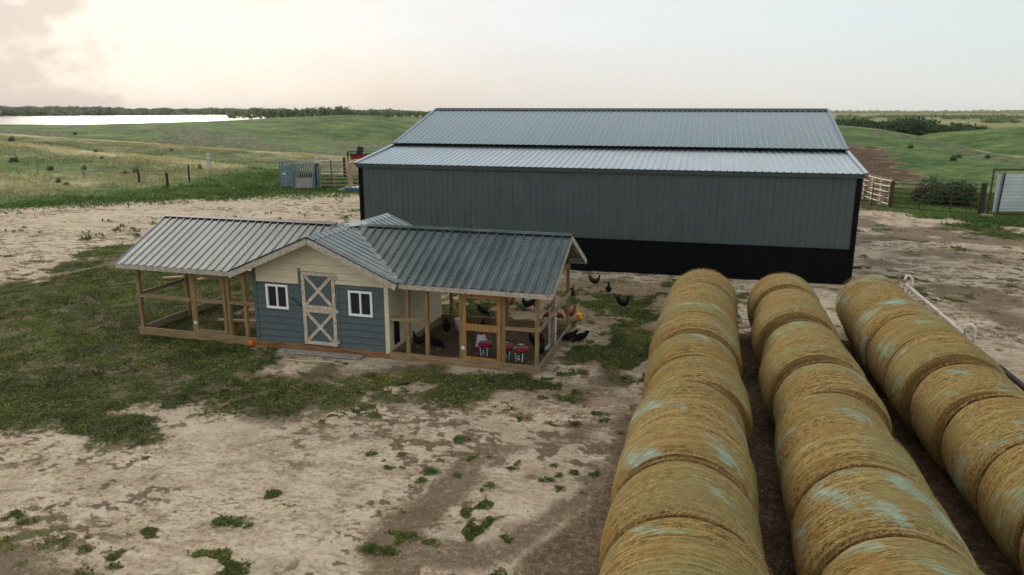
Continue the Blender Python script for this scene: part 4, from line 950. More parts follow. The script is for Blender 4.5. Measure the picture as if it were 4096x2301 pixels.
ROWS = [('left', .12, .945, [19.45, 17.95, 16.30, 14.97, 13.70, 12.35, 11.05, 9.52, 8.23, 6.98, 5.72, 4.45], {2: .7, 3: .4, 4: .7, 6: .3, 7: .95, 8: .1, 10: 1.0, 9: .5}),
        ('middle', 2.27, .87, [19.65, 18.31, 16.93, 15.6, 14.1, 12.7, 11.38, 9.97, 8.70, 7.21, 5.9], {3: .7, 5: .4, 6: .8, 7: .3, 8: 1.0, 9: .6}),
        ('right', 4.62, .835, [20.45, 18.9, 17.30, 15.88, 14.47, 13.20, 11.75, 10.2, 8.95, 7.6], {0: .9, 1: .9, 2: .9, 3: .4, 4: .3, 5: .2, 6: .9, 7: 1., 8: .7})]
first = [True]*4; rb = random.Random(5)
for nm, xc, Rr, ys, nets in ROWS:
    nb_ = len(ys)-1
    for i in range(nb_):
        y1, y0 = ys[i], ys[i+1]; ln_ = (y1-y0)-rb.choice([.03, .05, .08])
        rr = Rr*(1+(rb.uniform(-.065, -.02) if rb.random() < .45 else rb.uniform(.0, .05))); k = rb.randrange(4)
        tt = min(1, max(0, ((y0+y1)/2-6)/12))
        if nm == 'left': xc = .05+.15*tt; rr *= (.895+.035*tt)/Rr
        if nm == 'middle': xc = 2.18+.09*tt; rr *= (.865-.015*tt)/Rr
        if tt < .35: rr = (rr+(.895 if nm == 'left' else .865 if nm == 'middle' else Rr*1.02)*2)/3
        xc_ = xc-(.17*min(1, max(0, (y0-10.3)/2.5)) if nm == 'right' else 0); rr *= 1.05 if nm == 'right' and y0 > 11 else 1
        xx = xc_+rb.uniform(-.065, .065)
        near_ = nb_-1-i
        if near_ == 0: pos_ = 'nearest bale'
        elif i == 0: pos_ = 'farthest bale, closest to the barn,'
        else: pos_ = 'bale '+ORD[near_] if near_ > 1 else ORD[near_]+' bale'
        label = 'round net-wrapped hay '+pos_+' in the '+nm+' row'
        sc_ = (rr, ln_, rr)
        if first[k]: o = protos[k]; first[k] = False; o['label'] = label; o['group'] = 'round hay bales in three long rows'
        else: o = dup(protos[k], (0, 0, 0), 0, label, 'round hay bales in three long rows')
        o.location = (xx, (y0+y1)/2, rr*.985); o.scale = sc_
        o.rotation_euler = (0, rb.uniform(-1.2, 1.2)*0+R(rb.uniform(-25, 25)), R(rb.uniform(-2.0, 2.0)))
        nv = float(nets.get(i, .0))
        for c_ in o.children:
            if c_.name.startswith('net_wrap'): c_['net'] = nv
# frayed hay hanging from the left rims of the near left row
def fringe(y, xc, rr, a0, a1, n, l, seed):
    r2 = np.random.default_rng(seed); a = r2.uniform(a0, a1, n); p0 = np.stack([xc+np.sin(a)*rr*.96, y+r2.normal(0, .02, n), rr+np.cos(a)*rr*.96], 1)
    ll = r2.uniform(.4, 1, n)*l
    p1 = p0+np.stack([-.10*r2.random(n)*ll+np.sin(a)*.03, -ll*r2.uniform(.05, .35, n), -ll*r2.uniform(.6, 1, n)], 1)
    s_ = np.array([0, .004, .0])
    return np.concatenate([p0-s_, p0+s_, p1]), np.stack([np.arange(n), np.arange(n)+n, np.arange(n)+2*n], 1)

# ------------------------------------------------------------------ white rack and dark beam right of the bales
RX = 5.78
(y1, z1_), (y0, z0_) = atX(3620, 1146, RX), atX(3863, 1328, RX)
rk = thing('pipe_rack', 'white painted pipe rack with looped ends beside the right row of bales', 'pipe rack', (RX, (y0+y1)/2, 0))
ym = (y0+y1)/2; h = (z0_+z1_)/2
m = MB(); m.tube([(0, y0-ym, h), (0, y1-ym, h)], .045, 12); m.build('top_rail', MW['whitepipe'], rk, smooth=True)
m = MB(); m.tube([(0, y0-ym-.05, h-.26), (0, y1-ym+.05, h-.26)], .028, 10); m.build('lower_rail', MW['whitepipe'], rk, smooth=True)
for k in range(1, 4):
    yy = y0-ym+(y1-y0)*k/4.; m = MB(); m.tube([(0, yy, h-.26), (0, yy, h)], .02, 8); m.build('spacer', MW['whitepipe'], rk)
for yy in (y0-ym, y1-ym):
    m = MB(); m.tube([(-.02, yy-.02, h-.05), (-.03, yy-.02, h+.13), (.0, yy-.03, h+.24), (.08, yy-.04, h+.25), (.15, yy-.05, h+.15), (.16, yy-.05, h-.02), (.15, yy-.05, h-.12)], .038, 10); m.build('end_hoop', MW['whitepipe'], rk, smooth=True)
    m = MB(); m.tube([(.02, yy-.03, h-.05), (.02, yy-.03, .0)], .04, 10); m.tube([(.12, yy-.05, h-.2), (.12, yy-.05, .0)], .025, 8); m.build('leg', MW['whitepipe'], rk)
a = at(3992, 1462, .75); b2 = at(4110, 1560, .75)
dr = thing('steel_ramp', 'dark steel beam of a low ramp beyond the right row of bales', 'ramp', (a[0], a[1], 0))
d_ = Vector((b2[0]-a[0], b2[1]-a[1], 0)).normalized(); e_ = d_*6
m = MB(); m.bar((0, 0, .74), (e_.x, e_.y, .74), .09, .07); m.build('beam', MW['oldpost'], dr)
for k in (.4, 2.6, 4.8): m = MB(); m.bar((d_.x*k, d_.y*k, .70), (d_.x*k, d_.y*k, 0), .08, .08, (1, 0, 0)); m.build('leg', MW['oldpost'], dr)

# ------------------------------------------------------------------ livestock yard left of the barn
def pipe_panel(name, a, b_, z0, z1, nr_, mt, label, cat, posts=2, r_=.022, pr=.03, grp=None, base=None, round_top=False):
    a, b_ = Vector((*a, 0)), Vector((*b_, 0)); c_ = (a+b_)/2
    za, zb = gz(a.x, a.y), gz(b_.x, b_.y); o = thing(name, label, cat, (c_.x, c_.y, (za+zb)/2), 0, grp)
    def P(t_, z): q_ = a.lerp(b_, t_)-c_; return (q_.x, q_.y, z+(za*(1-t_)+zb*t_)-(za+zb)/2)
    for k in range(nr_):
        z = z0+(z1-z0)*k/(nr_-1); m = MB(); m.tube([P(0, z), P(1, z)], r_, 8); m.build('rail', MW[mt], o)
    for k in range(posts):
        t_ = k/(posts-1); m = MB(); m.tube([P(t_, 0), P(t_, z1+.02)], pr, 8); m.build('upright', MW[mt], o)
    return o
def rpost(name, x, y, h, r_, mt, label, cat='post', grp=None, lean=(0, 0)):
    m = MB(); m.tube([(0, 0, -.2), (lean[0]*.5, lean[1]*.5, h*.5), (lean[0], lean[1], h)], [r_*1.05, r_, r_*.95], 10)
    return tag(m.build(name, MW[mt], loc=(x, y, gz(x, y))), label, cat, grp)
# squeeze chute
cx_, cy_ = atD(757, 471)
ch = thing('squeeze_chute', 'blue grey steel cattle squeeze chute standing at the edge of the yard', 'cattle chute', (cx_, cy_, gz(cx_, cy_)), YAW+.05)
def cm(name, mt, *ops):
    m = MB()
    for o_ in ops: getattr(m, o_[0])(*o_[1:])
    return m.build(name, MW[mt], ch)
for y in (-.45, .45):
    cm('side_frame', 'chute', ('box', -1.45, -1.37, y-.04, y+.04, 0, 2.15), ('box', -.52, -.44, y-.04, y+.04, 0, 2.15), ('box', -1.37, -.52, y-.04, y+.04, 2.05, 2.13), ('box', -1.37, -.52, y-.03, y+.03, 1.7, 1.76))
cm('sheeted_panel', 'chute', ('box', -1.36, -.53, -.50, -.47, .25, 1.68))
cm('panel_frame', 'greysteel', ('box', -1.0, -.94, -.525, -.50, .25, 1.68), ('box', -1.36, -.53, -.525, -.501, 1.3, 1.34), ('box', -1.36, -.53, -.525, -.501, .92, .96), ('box', -1.36, -.53, -.525, -.501, .55, .59))
cm('small_sign', 'whiteplastic', ('box', -1.18, -1.0, -.54, -.526, 1.12, 1.25))
cm('end_door', 'chute', ('box', -.40, -.36, -.45, .45, .3, 1.95))
for y in (-.48, .48): cm('cage_frame', 'greysteel', ('box', -.3, -.24, y-.03, y+.03, 0, 2.0), ('box', 1.02, 1.08, y-.03, y+.03, 0, 2.0), ('box', -.24, 1.02, y-.03, y+.03, 1.92, 2.0), ('box', -.24, 1.02, y-.03, y+.03, .80, .86), ('box', -.6, 1.2, y-.03, y+.03, 0.02, .10))
for k in range(7): cm('cage_bar', 'greysteel', ('box', -.15+k*.165, -.11+k*.165, -.50, -.46, .86, 1.92))
for k in range(7): cm('cage_bar', 'chute', ('box', -.15+k*.165, -.11+k*.165, .46, .50, .86, 1.92))
cm('lower_panel', 'paleboard', ('box', -.22, 1.0, -.53, -.50, .12, .80))
cm('back_panel', 'dark', ('box', -.22, 1.0, .50, .52, .12, 1.1))
for x in (1.18, 1.42): cm('head_gate', 'chute', ('tube', [(x, -.42, .05), (x, -.42, 1.7)], .075, 12), ('tube', [(x, .42, .05), (x, .42, 1.7)], .075, 12))
cm('head_gate_frame', 'dark', ('box', 1.26, 1.34, -.5, .5, 0, 1.95), ('box', 1.1, 1.5, -.5, .5, 0, .08))
cm('top_linkage', 'greysteel', ('bar', (-1.4, -.3, 2.13), (1.3, -.2, 1.9), .05, .05), ('bar', (-.5, .4, 2.1), (1.5, .3, 1.98), .05, .05), ('bar', (1.1, -.35, 1.9), (1.6, .3, 2.05), .12, .10), ('bar', (-1.4, -.4, 2.4), (-.9, .2, 2.45), .03, .03), ('bar', (-1.15, -.1, 2.1), (-1.15, -.1, 2.42), .03, .03))
# white gate behind and rail panels up to the barn
a, b2 = atD(797, 452), atD(866, 448)
a = (a[0], a[1]); pipe_panel('cattle_gate', a, b2, .35, 1.75, 6, 'whitepipe', 'white pipe cattle gate behind the squeeze chute', 'gate', 3, .05, .06)
a, b2 = atD(806, 472), atD(878, 471); pipe_panel('corral_fence', a, b2, .3, 1.95, 7, 'tanpost', 'pale pipe corral panel right behind the chute head gate', 'corral panel', 3, .03, .04, 'corral panels left of the barn')
a, b2 = atD(880, 470), atD(960, 469); pipe_panel('corral_fence', a, b2, .3, 1.95, 7, 'tanpost', 'pale pipe corral panel disappearing behind the barn', 'corral panel', 3, .03, .04, 'corral panels left of the barn')
x, y = atD(885, 467); rpost('corral_post', x, y, 1.95, .10, 'tanpost', 'stout yellowish round post before the corral panels by the barn')
x, y = atD(834, 456); rpost('corral_post', x, y, 1.7, .06, 'oldpost', 'thin dark post in the corral behind the white gate')
x, y = atD(868, 450); rpost('corral_post', x, y, 1.8, .12, 'oldpost', 'thick dark post at the right end of the white gate')
# white sheet with blue beam
a = [atD(838, 476), atD(872, 466.5), atD(930, 466), atD(930, 478)]
c_ = (sum(p_[0] for p_ in a)/4, sum(p_[1] for p_ in a)/4)
m = MB(); m.add([(p_[0]-c_[0], p_[1]-c_[1], z) for z in (.03, .09) for p_ in a], [(3, 2, 1, 0), (4, 5, 6, 7)]+[(i, (i+1) % 4, (i+1) % 4+4, i+4) for i in range(4)])
tag(m.build('sheet_panel', MW['slab'], loc=(c_[0], c_[1], gz(*c_))), 'flat white sheet on the grass at the left corner of the barn', 'panel')
a, b2 = atD(868, 471, .2), atD(925, 471, .2); board('blue_beam', (*a, gz(*a)+.2), (*b2, gz(*b2)+.2), .22, .18, 'bluebar', 'blue beam lying on the white sheet beside the barn', 'beam')
# hay heap and red machine behind it
def clump(name, n, spread, leafsize, seed, mt, parent=None, up=.3, loc=None, tone=None, shape='ell', cl=14, ragged=.28, tris=False):
    """leaf-sized faces gathered in clumps over an uneven crown"""
    r2 = np.random.default_rng(seed); sx, sy, sz = spread
    cc = r2.normal(0, 1, (cl, 3)); cc /= np.linalg.norm(cc, axis=1)[:, None]; cc *= r2.uniform(.35, .95, (cl, 1))
    if shape == 'dome': cc[:, 2] = np.abs(cc[:, 2])
    cr = r2.uniform(.25, .5, cl); ci = r2.integers(0, cl, n)
    d = r2.normal(0, 1, (n, 3)); d /= np.linalg.norm(d, axis=1)[:, None]
    p_ = cc[ci]+d*(cr[ci]*r2.uniform(.55, 1.0+ragged, n))[:, None]
    if shape == 'dome': p_[:, 2] = np.abs(p_[:, 2])
    tone_ = np.clip(.25+.45*r2.random(cl)[ci]+.25*r2.random(n)-.05, 0, 1)
    p_ = p_*np.array([sx, sy, sz])
    u = r2.normal(0, 1, (n, 3)); u /= np.linalg.norm(u, axis=1)[:, None]; v_ = np.cross(u, r2.normal(0, 1, (n, 3))); v_ /= np.linalg.norm(v_, axis=1)[:, None]
    s_ = (leafsize*r2.uniform(.6, 1.4, n))[:, None]
    V = np.concatenate([p_-u*s_, p_+v_*s_*.6, p_+u*s_, p_-v_*s_*.6]); F = np.stack([np.arange(n)+k*n for k in range(4)], 1)
    if parent is False: return V, F, np.tile(tone_, 4)
    o = soup(name, V, F, MW[mt] if isinstance(mt, str) else mt, parent, attrs=dict(tone=np.tile(tone_, 4)))
    if loc: o.location = loc
    return o
def heap(name, x, y, sx, sy, sz, mtl, label, cat, seed=3, n=40):
    r2 = np.random.default_rng(seed); V = []; 
    th = np.linspace(0, 2*np.pi, n, endpoint=False)
    for k, q in enumerate(np.linspace(0, 1, 14)):
        rr = np.cos(q*np.pi/2)*(1+.25*(fbm(np.cos(th)*2+seed, np.sin(th)*2+q, .8, 3, seed)-.5)*2); V.append(np.stack([np.cos(th)*rr*sx, np.sin(th)*rr*sy, np.full(n, (np.sin(q*np.pi/2)-.03)*sz)+.05*(fbm(np.cos(th)*5, np.sin(th)*5+q*3, .5, 2, seed+1)-.5)], 1))
    V = np.concatenate(V); idx = np.arange(14*n).reshape(14, n)
    F = np.stack([idx[:-1], np.roll(idx, -1, 1)[:-1], np.roll(idx, -1, 1)[1:], idx[1:]], -1).reshape(-1, 4)
    o = soup(name, V, F, mtl, smooth=True); o.location = (x, y, gz(x, y)-.05); return tag(o, label, cat)
x, y = atD(905, 440); heap('hay_heap', x, y, 1.9, 1.5, 1.95, mat('old_hay', (.34, .25, .12), .9, .4, 6, bump=.8, bscale=12, col2=(.15, .10, .045)), 'golden hay heap behind the left end of the barn roof', 'hay heap')
x, y = atD(935, 426)
mc = thing('field_machine', 'red and black folding field implement parked behind the barn', 'farm implement', (x, y, gz(x, y)), YAW)
m = MB(); m.box(-1.9, -.6, -.6, .6, 1.3, 2.75); m.box(.3, 3.4, -.5, .5, 1.6, 2.35); m.build('tank', MW['red'], mc, bevel=.08)
m = MB()
for z in (1.3, 2.75, 3.0): m.bar((-2.2, -.65, z), (3.6, -.65, z+.15), .10, .10)
for k in range(12):
    x_ = -2.1+k*.5; m.bar((x_, -.65, 1.3), (x_+.25, -.65, 2.9), .06, .06); m.bar((x_+.3, .6, 1.4), (x_, .6, 2.8), .06, .06)
m.bar((-1.2, 0, 2.6), (-1.0, 0, 3.5), .5, .5, (1, 0, 0)); m.bar((-2.2, -.65, 1.0), (-2.2, -.65, 3.0), .12, .12, (1, 0, 0)); m.bar((1.5, -.6, 3.0), (3.0, -.6, 3.35), .08, .08)
m.build('boom_frame', MW['dark'], mc)
m = MB(); m.bar((-.5, -.75, 3.05), (3.4, -.75, 3.3), .06, .12); m.build('pale_boom', MW['greysteel'], mc)
for s_ in (-.8, .8):
    m = MB(); m.tube([(-.5, s_-.12, .55), (-.5, s_+.12, .55)], .55, 24); m.build('wheel', MW['dark'], mc)

# ---- fence along the pasture, left
for k, (px, py, h, r_, mt, lb) in enumerate([(352, 470, .95, .09, 'oldpost', 'left post of the dark wooden fence brace'), (423, 476, 1.15, .10, 'oldpost', 'right post of the dark wooden fence brace'),
        (478, 467, 1.35, .07, 'oldpost', 'tall thin dark fence post standing alone between brace and white post'), (100, 463, .75, .06, 'greypost', 'grey old fence post farthest left in the pasture edge'), (214, 467, .85, .05, 'greypost', 'thin grey fence post between the leftmost post and the brace')]):
    x, y = atD(px, py, -.1); rpost('fence_post', x, y, h, r_, mt, lb, 'fence post', 'posts of the pasture fence')
a, b2 = atD(352, 470, -.1), atD(423, 476, -.1)
board('brace_rail', (*a, gz(*a)+.75), (*b2, gz(*b2)+.95), .09, .09, 'greypost', 'horizontal brace rail between two dark fence posts', 'fence rail')
x, y = atD(529, 449, -.1); o = thing('white_stone_post', 'tall chalky white stacked post at the road edge', 'post', (x, y, gz(x, y)))
z = 0
for k in range(5):
    hh = .30; m = MB(); m.lathe([(.14+.02*(k % 2), z+.015), (.17+.02*(k % 2), z+.05), (.16, z+hh-.05), (.13, z+hh)], n=10); m.build('block', MW['stonewhite'], o); z += hh
# ---- fence right of the barn
gx, gy = atD(2240, 519); hx2, hy2 = atD(2468, 532)
pipe_panel('cattle_gate', (gx, gy), (hx2, hy2), .15, 1.62, 6, 'rust', 'long rusty seven foot-high pipe gate between two heavy posts', 'gate', 4, .024, .035)['label'] = 'long rusty pipe gate in front of the dark bush'
rpost('gate_post', gx, gy, 1.75, .10, 'rust', 'rusty steel post where white panels and rusty gate meet', 'gate post')
rpost('gate_post', hx2-.05, hy2-.05, 1.95, .16, 'oldpost', 'thick dark wooden post between rusty gate and tin panel', 'gate post')
a = atD(2150, 512); pipe_panel('corral_fence', a, (gx-.12, gy), .15, 1.62, 6, 'rust', 'rusty pipe panel running from the barn corner to the steel post', 'corral panel', 3, .024, .03)
# white panel running away behind the barn
A_ = Vector((gx-.1, gy+.1, 0)); dirn = Vector((-.62, 1., 0)).normalized(); dirn = Vector((*atD(2170, 487), 0))-A_; LN = dirn.length; dirn.normalize()
for k in range(3):
    p0 = A_+dirn*(k*LN/3+.0); p1 = A_+dirn*((k+1)*LN/3-.12)
    pipe_panel('white_pipe_fence', (p0.x, p0.y), (p1.x, p1.y), .3, 1.75, 5, 'whitepipe', ['nearest of the white pipe panels joining the rusty gate post', 'middle one of the three white pipe panels behind the barn corner', 'farthest white pipe panel at the barn corner'][k], 'corral panel', 2, .035, .04, 'white pipe panels right of the barn')
for k in range(5):
    p0 = A_+dirn*(1.4+k*LN/5.4)+Vector((.35, .2, 0)); rpost('fence_post', p0.x, p0.y, 1.85, .12, 'tanpost', ['first pale wooden post behind the white panels, nearest the gate', 'second pale wooden post from the gate behind the white panels', 'third pale wooden post from the gate behind the white panels', 'fourth pale wooden post from the gate behind the white panels', 'last pale wooden post behind the white panels, at the barn corner'][k], 'fence post', 'pale posts behind the white panels')
# tin panel with rusty frame
tx0, ty0 = atD(2482, 527); ddx = Vector((hx2-gx, hy2-gy, 0)).normalized(); ddx = Vector((math.cos(YAW), math.sin(YAW), 0))
tp = thing('windbreak_panel', 'tall galvanised tin windbreak panel in a rusty pipe frame', 'windbreak', (tx0, ty0, gz(tx0, ty0)), YAW)
TW = 6.0
rb2 = []
m = ribbed(.21, .25, 2.55, lambda s: ((0.35, 0, s), (TW, 0, s), (0, -1, 0)), .02, 0); m.build('tin_sheet', MW['galv'], tp)
for pts_ in ([(.05, -.06, 2.78), (TW, -.06, 2.78)], [(.05, -.06, .12), (TW, -.06, .12)], [(.05, -.06, 0), (.05, -.06, 2.80)], [(.62, -.10, .12), (.72, -.10, 2.6)], [(TW, -.06, 0), (TW, -.06, 2.8)]):
    m = MB(); m.tube(pts_, .05, 8); m.build('frame_pipe', MW['rust'], tp)
x, y = atD(2484, 540); board('timber_block', (x-.3, y+.2, gz(x, y)+.1), (x+.25, y-.1, gz(x, y)+.1), .2, .18, 'tanpost', 'short pale timber block on grass below the tin panel', 'timber')

# ------------------------------------------------------------------ trees and shrubs
def tree_proto(name, seed, mt, h, w_, n=420, leaf=.35, cat='tree', trunk=True, shape='ell', base=.32):
    o = thing(name, 'x', cat)
    if trunk:
        r2 = random.Random(seed); m = MB(); m.tube([(0, 0, -.3), (.1*h*.1, 0, h*.3), (.03*h, .02*h, h*.62)], [.035*h, .025*h, .01*h], 8)
        for k in range(4):
            a = r2.uniform(0, 6.28); z = h*r2.uniform(.25, .45); m.tube([(0, 0, z), (math.cos(a)*w_*.3, math.sin(a)*w_*.3, z+h*.2), (math.cos(a)*w_*.45, math.sin(a)*w_*.45, z+h*.35)], [.014*h, .009*h, .004*h], 5)
        m.build('trunk', MW['bark'], o)
    hz = h*(1-base)/2*.80
    cr = clump('crown', n, (w_*.42, w_*.42, hz), leaf, seed, mt, o, shape=shape, cl=16)
    cr.location = (0, 0, h*base+hz if shape == 'ell' else 0)
    return o
def scatter(protos_, spots, labels, grp):
    used = [False]*len(protos_)
    for i, (x, y, z, s_, lb) in enumerate(spots):
        k = i % len(protos_)
        if not used[k]: o = protos_[k]; used[k] = True; o['label'] = lb; o['group'] = grp
        else: o = dup(protos_[k], (0, 0, 0), 0, lb, grp)
        o.location = (x, y, z); o.scale = (s_*random.uniform(.9, 1.15), s_*random.uniform(.9, 1.15), s_); o.rotation_euler = (0, 0, random.uniform(0, 6.28))
def polar(px, r): a = azim(px); return -math.sin(a)*r, math.cos(a)*r
# dark creek trees right of the barn
pr = [tree_proto('creek_tree', 300+k, 'leaf_dark', 8.5, 11, 620, .42, base=.12) for k in range(4)]
sp_ = []; rt = random.Random(3)
tops = [(2085, 303), (2112, 298), (2150, 297), (2180, 301), (2215, 301), (2240, 300), (2270, 299), (2300, 297), (2330, 300), (2360, 309), (2385, 312), (2410, 312), (2440, 316), (2480, 312), (2510, 314), (2560, 315)]
for k in range(44):
    px = 2082+k*(2475-2082)/44+rt.uniform(-4, 4); r_ = rt.uniform(285, 330) if px < 2330 else rt.uniform(325, 360)
    yt = np.interp(px, [q[0] for q in tops], [q[1] for q in tops])+rt.uniform(-1.5, 4.5)
    x, y = polar(px, r_); z = gz(x, y); top = zpix(px, yt, r_); s_ = max(.4, (top-z)/7.0)
    sp_.append((x, y, z, s_, 'dark green tree in the creek line right of the barn'))
sp_.sort(key=lambda q: -q[3])
scatter(pr, sp_, None, 'dark trees along the creek line')
# grove on the lake shore, left
pr = [tree_proto('shore_tree', 320+k, 'leaf_far', 15, 13, 420, .95, base=.12) for k in range(4)]
sp_ = []
for k in range(46):
    px = 578+k*(1075-578)/46+rt.uniform(-4, 4); r_ = rt.uniform(720, 900) if px < 885 else rt.uniform(900, 1100)
    yt = np.interp(px, [578, 600, 640, 700, 760, 830, 850, 872, 885, 950, 1075], [282, 274, 271, 273, 271, 270, 268, 268, 276, 277, 280])+rt.uniform(-1, 3.5)
    x, y = polar(px, r_); z = max(gz(x, y), -2.9); top = zpix(px, yt, r_)
    sp_.append((x, y, z, max(.3, (top-z)/12.8), 'green tree in the grove right of the lake'))
scatter(pr, sp_, None, 'trees of the lakeside grove')
# bush mass behind hill crest near barn left
# far wood beyond the lake, one mass
def wood(name, px0, px1, r0, r1, n, hfun, mt, leaf, label, per=90, wid=16, shore=None):
    Vs = []; Fs = []; Ts = []; base = 0; r2 = random.Random(hash(name) % 97)
    r2 = random.Random(len(name))
    lib = [clump('', per, (.5, .5, .5), 1, 900+k, None, False, cl=9) for k in range(5)]
    for i in range(n):
        px = px0+(px1-px0)*(i+r2.random())/n; r_ = r2.uniform(r0, r1)+(shore(px) if shore else 0); x, y = polar(px, r_); z = gz(x, y); z = max(z, -2.8)
        top = zpix(px, hfun(px)+r2.uniform(-.8, 3.2), r_); h = max(3, top-z)
        V, F, T = lib[i % 5]; nV = len(V)//4; c_ = (V[:nV]+V[2*nV:3*nV])/2; off = (V-np.tile(c_, (4, 1)))*leaf
        P_ = np.tile(c_, (4, 1))*np.array([wid, wid, h*1.0])*r2.uniform(.85, 1.2)+off; P_[:, 2] += h*.45
        Vs.append(P_+np.array([x, y, z])); Fs.append(F+base); Ts.append(np.clip(T*.7+r2.random()*.3, 0, 1)); base += len(V)
    o = soup(name, np.concatenate(Vs), np.concatenate(Fs), MW[mt], attrs=dict(tone=np.concatenate(Ts)))
    return tag(o, label, 'trees', kind='stuff')
SHORE = lambda p_: np.interp(p_, [-120, 0, 183, 366, 550, 640, 1110], [1337, 1337, 1400, 1550, 1700, 1760, 1500])
wood('far_wood', -120, 1110, 45, 330, 760, lambda p_: np.interp(p_, [0, 60, 100, 180, 300, 500, 700, 1110], [268, 267, 269, 269, 272, 273, 274, 279])+2.2*math.sin(p_*.031)*math.sin(p_*.013+1)-1.*math.sin(p_*.11), 'leaf_wood_hazed', 2.2, 'dark green wood along the far shore of the lake', 90, 20, SHORE)
wood('horizon_trees', 1300, 2750, 2600, 3300, 420, lambda p_: np.interp(p_, [1300, 1500, 2050, 2110, 2300, 2400, 2576], [273, 275, 276, 276, 278, 277, 275]), 'leaf_pale_hazed', 2.4, 'pale trees along the horizon beyond the fields', 60, 34)
wood('field_scrub', 2085, 2600, 520, 1700, 130, lambda p_: 300, 'leaf_far', 1.0, 'low scrub scattered over the distant fields', 30, 9) if False else None
# scrub on far fields: low dark hedges
Vs = []; Fs = []; Ts = []; base = 0; lib = [clump('', 40, (.5, .5, .5), 1, 950+k, None, False, cl=7) for k in range(4)]
for (p0, p1, yy, r_) in [(2160, 2200, 299, 760), (2110, 2170, 296, 950), (2240, 2290, 302, 620), (2290, 2345, 292, 1150), (2340, 2470, 293, 1050), (2380, 2440, 300, 760), (2420, 2520, 297, 850), (2480, 2560, 303, 600), (2200, 2320, 295, 950), (2500, 2580, 298, 800), (2100, 2150, 303, 600)]:
    for k in range(int((p1-p0)/4)):
        px = p0+rt.random()*(p1-p0); rr = r_*rt.uniform(.95, 1.08); x, y = polar(px, rr); z = gz(x, y); V, F, T = lib[k % 4]; nV = len(V)//4; c_ = (V[:nV]+V[2*nV:3*nV])/2
        h = rt.uniform(2., 4.5); P_ = np.tile(c_, (4, 1))*np.array([rt.uniform(5, 12), rt.uniform(5, 12), h])+(V-np.tile(c_, (4, 1)))*.8; P_[:, 2] += h*.4
        Vs.append(P_+np.array([x, y, z])); Fs.append(F+base); Ts.append(T); base += len(V)
tag(soup('field_scrub', np.concatenate(Vs), np.concatenate(Fs), MW['leaf_far'], attrs=dict(tone=np.concatenate(Ts))), 'low scrub scattered over the distant right fields', 'scrub', kind='stuff')
# bush behind the gate
x, y = atD(2400, 505); o = thing('bush', 'large dark green bush behind the rusty pipe gate', 'bush', (x, y+2.5, gz(x, y+2.5)-.1))
clump('foliage', 9000, (2.0, 1.8, 1.9), .095, 61, 'leaf_dark', o, shape='dome', cl=26)
# small shrubs in the pasture
shp = [tree_proto('pasture_shrub', 340+k, 'leaf_dark', 2.4, 1.3, 330, .09, 'shrub', False, 'dome', 0) for k in range(3)]
SH = [(28, 354, 1.1, 'single dark shrub high on the left pasture slope'), (36, 404, 1.3, 'low spreading shrub near the left edge of the pasture'), (125, 424, 1.0, 'upright twin-topped shrub in the left pasture'), (210, 423, 1.0, 'bushy shrub above the thin grey fence post'), (148, 455, 1.0, 'shrub just above the dark fence-line weeds'), (167, 462, .9, 'second shrub beside the dark fence-line weeds'), (317, 435, .95, 'left of two shrubs above the fence brace'), (342, 432, 1.2, 'right of two shrubs above the fence brace'), (242, 379, .7, 'tiny dark shrub in the tan band of the pasture'), (433, 377, .7, 'tiny round shrub on the middle slope'), (503, 421, 1.0, 'grey green shrub left of the white post'), (190, 335, .6, 'faint tiny shrub on the upper pasture'), (255, 396, .7, 'small shrub below the tan crest')]
def on_ground(px, py):
    d = ray(px*1.59, py*1.59); hz_ = math.hypot(d[0], d[1]); best = None
    rr = np.geomspace(44, 400, 900); xs_, ys_ = d[0]/hz_*rr, d[1]/hz_*rr; zz = CAMH+d[2]/hz_*rr; g_ = ground_z(xs_, ys_); k = np.argmax(zz < g_)
    return xs_[k], ys_[k], g_[k]
spots = []
for px, py, s_, lb in SH:
    x, y, z = on_ground(px, py+4); dd = math.hypot(x, y); spots.append((x, y, z-.05, s_*.5*max(.8, dd/75), lb))
scatter(shp, spots, None, 'shrubs in the left pasture')
# two or three dark tufts on right hillside
sp_ = []
for px, py, s_, lb in [(2290, 374, .9, 'small dark shrub on the right green slope'), (2396, 405, .9, 'dark shrub on the right slope above the gate'), (2412, 397, .7, 'tiny dark shrub up-slope of another near the tin panel'), (2482, 398, .6, 'tiny shrub on the slope above the tin panel')]:
    x, y, z = on_ground(px, py); sp_.append((x, y, z-.05, s_*1.2, lb))
sh2 = [tree_proto('slope_shrub', 350+k, 'leaf_dark', 1.7, 1.1, 220, .09, 'shrub', False, 'dome', 0) for k in range(2)]
scatter(sh2, sp_, None, 'shrubs on the right slope')

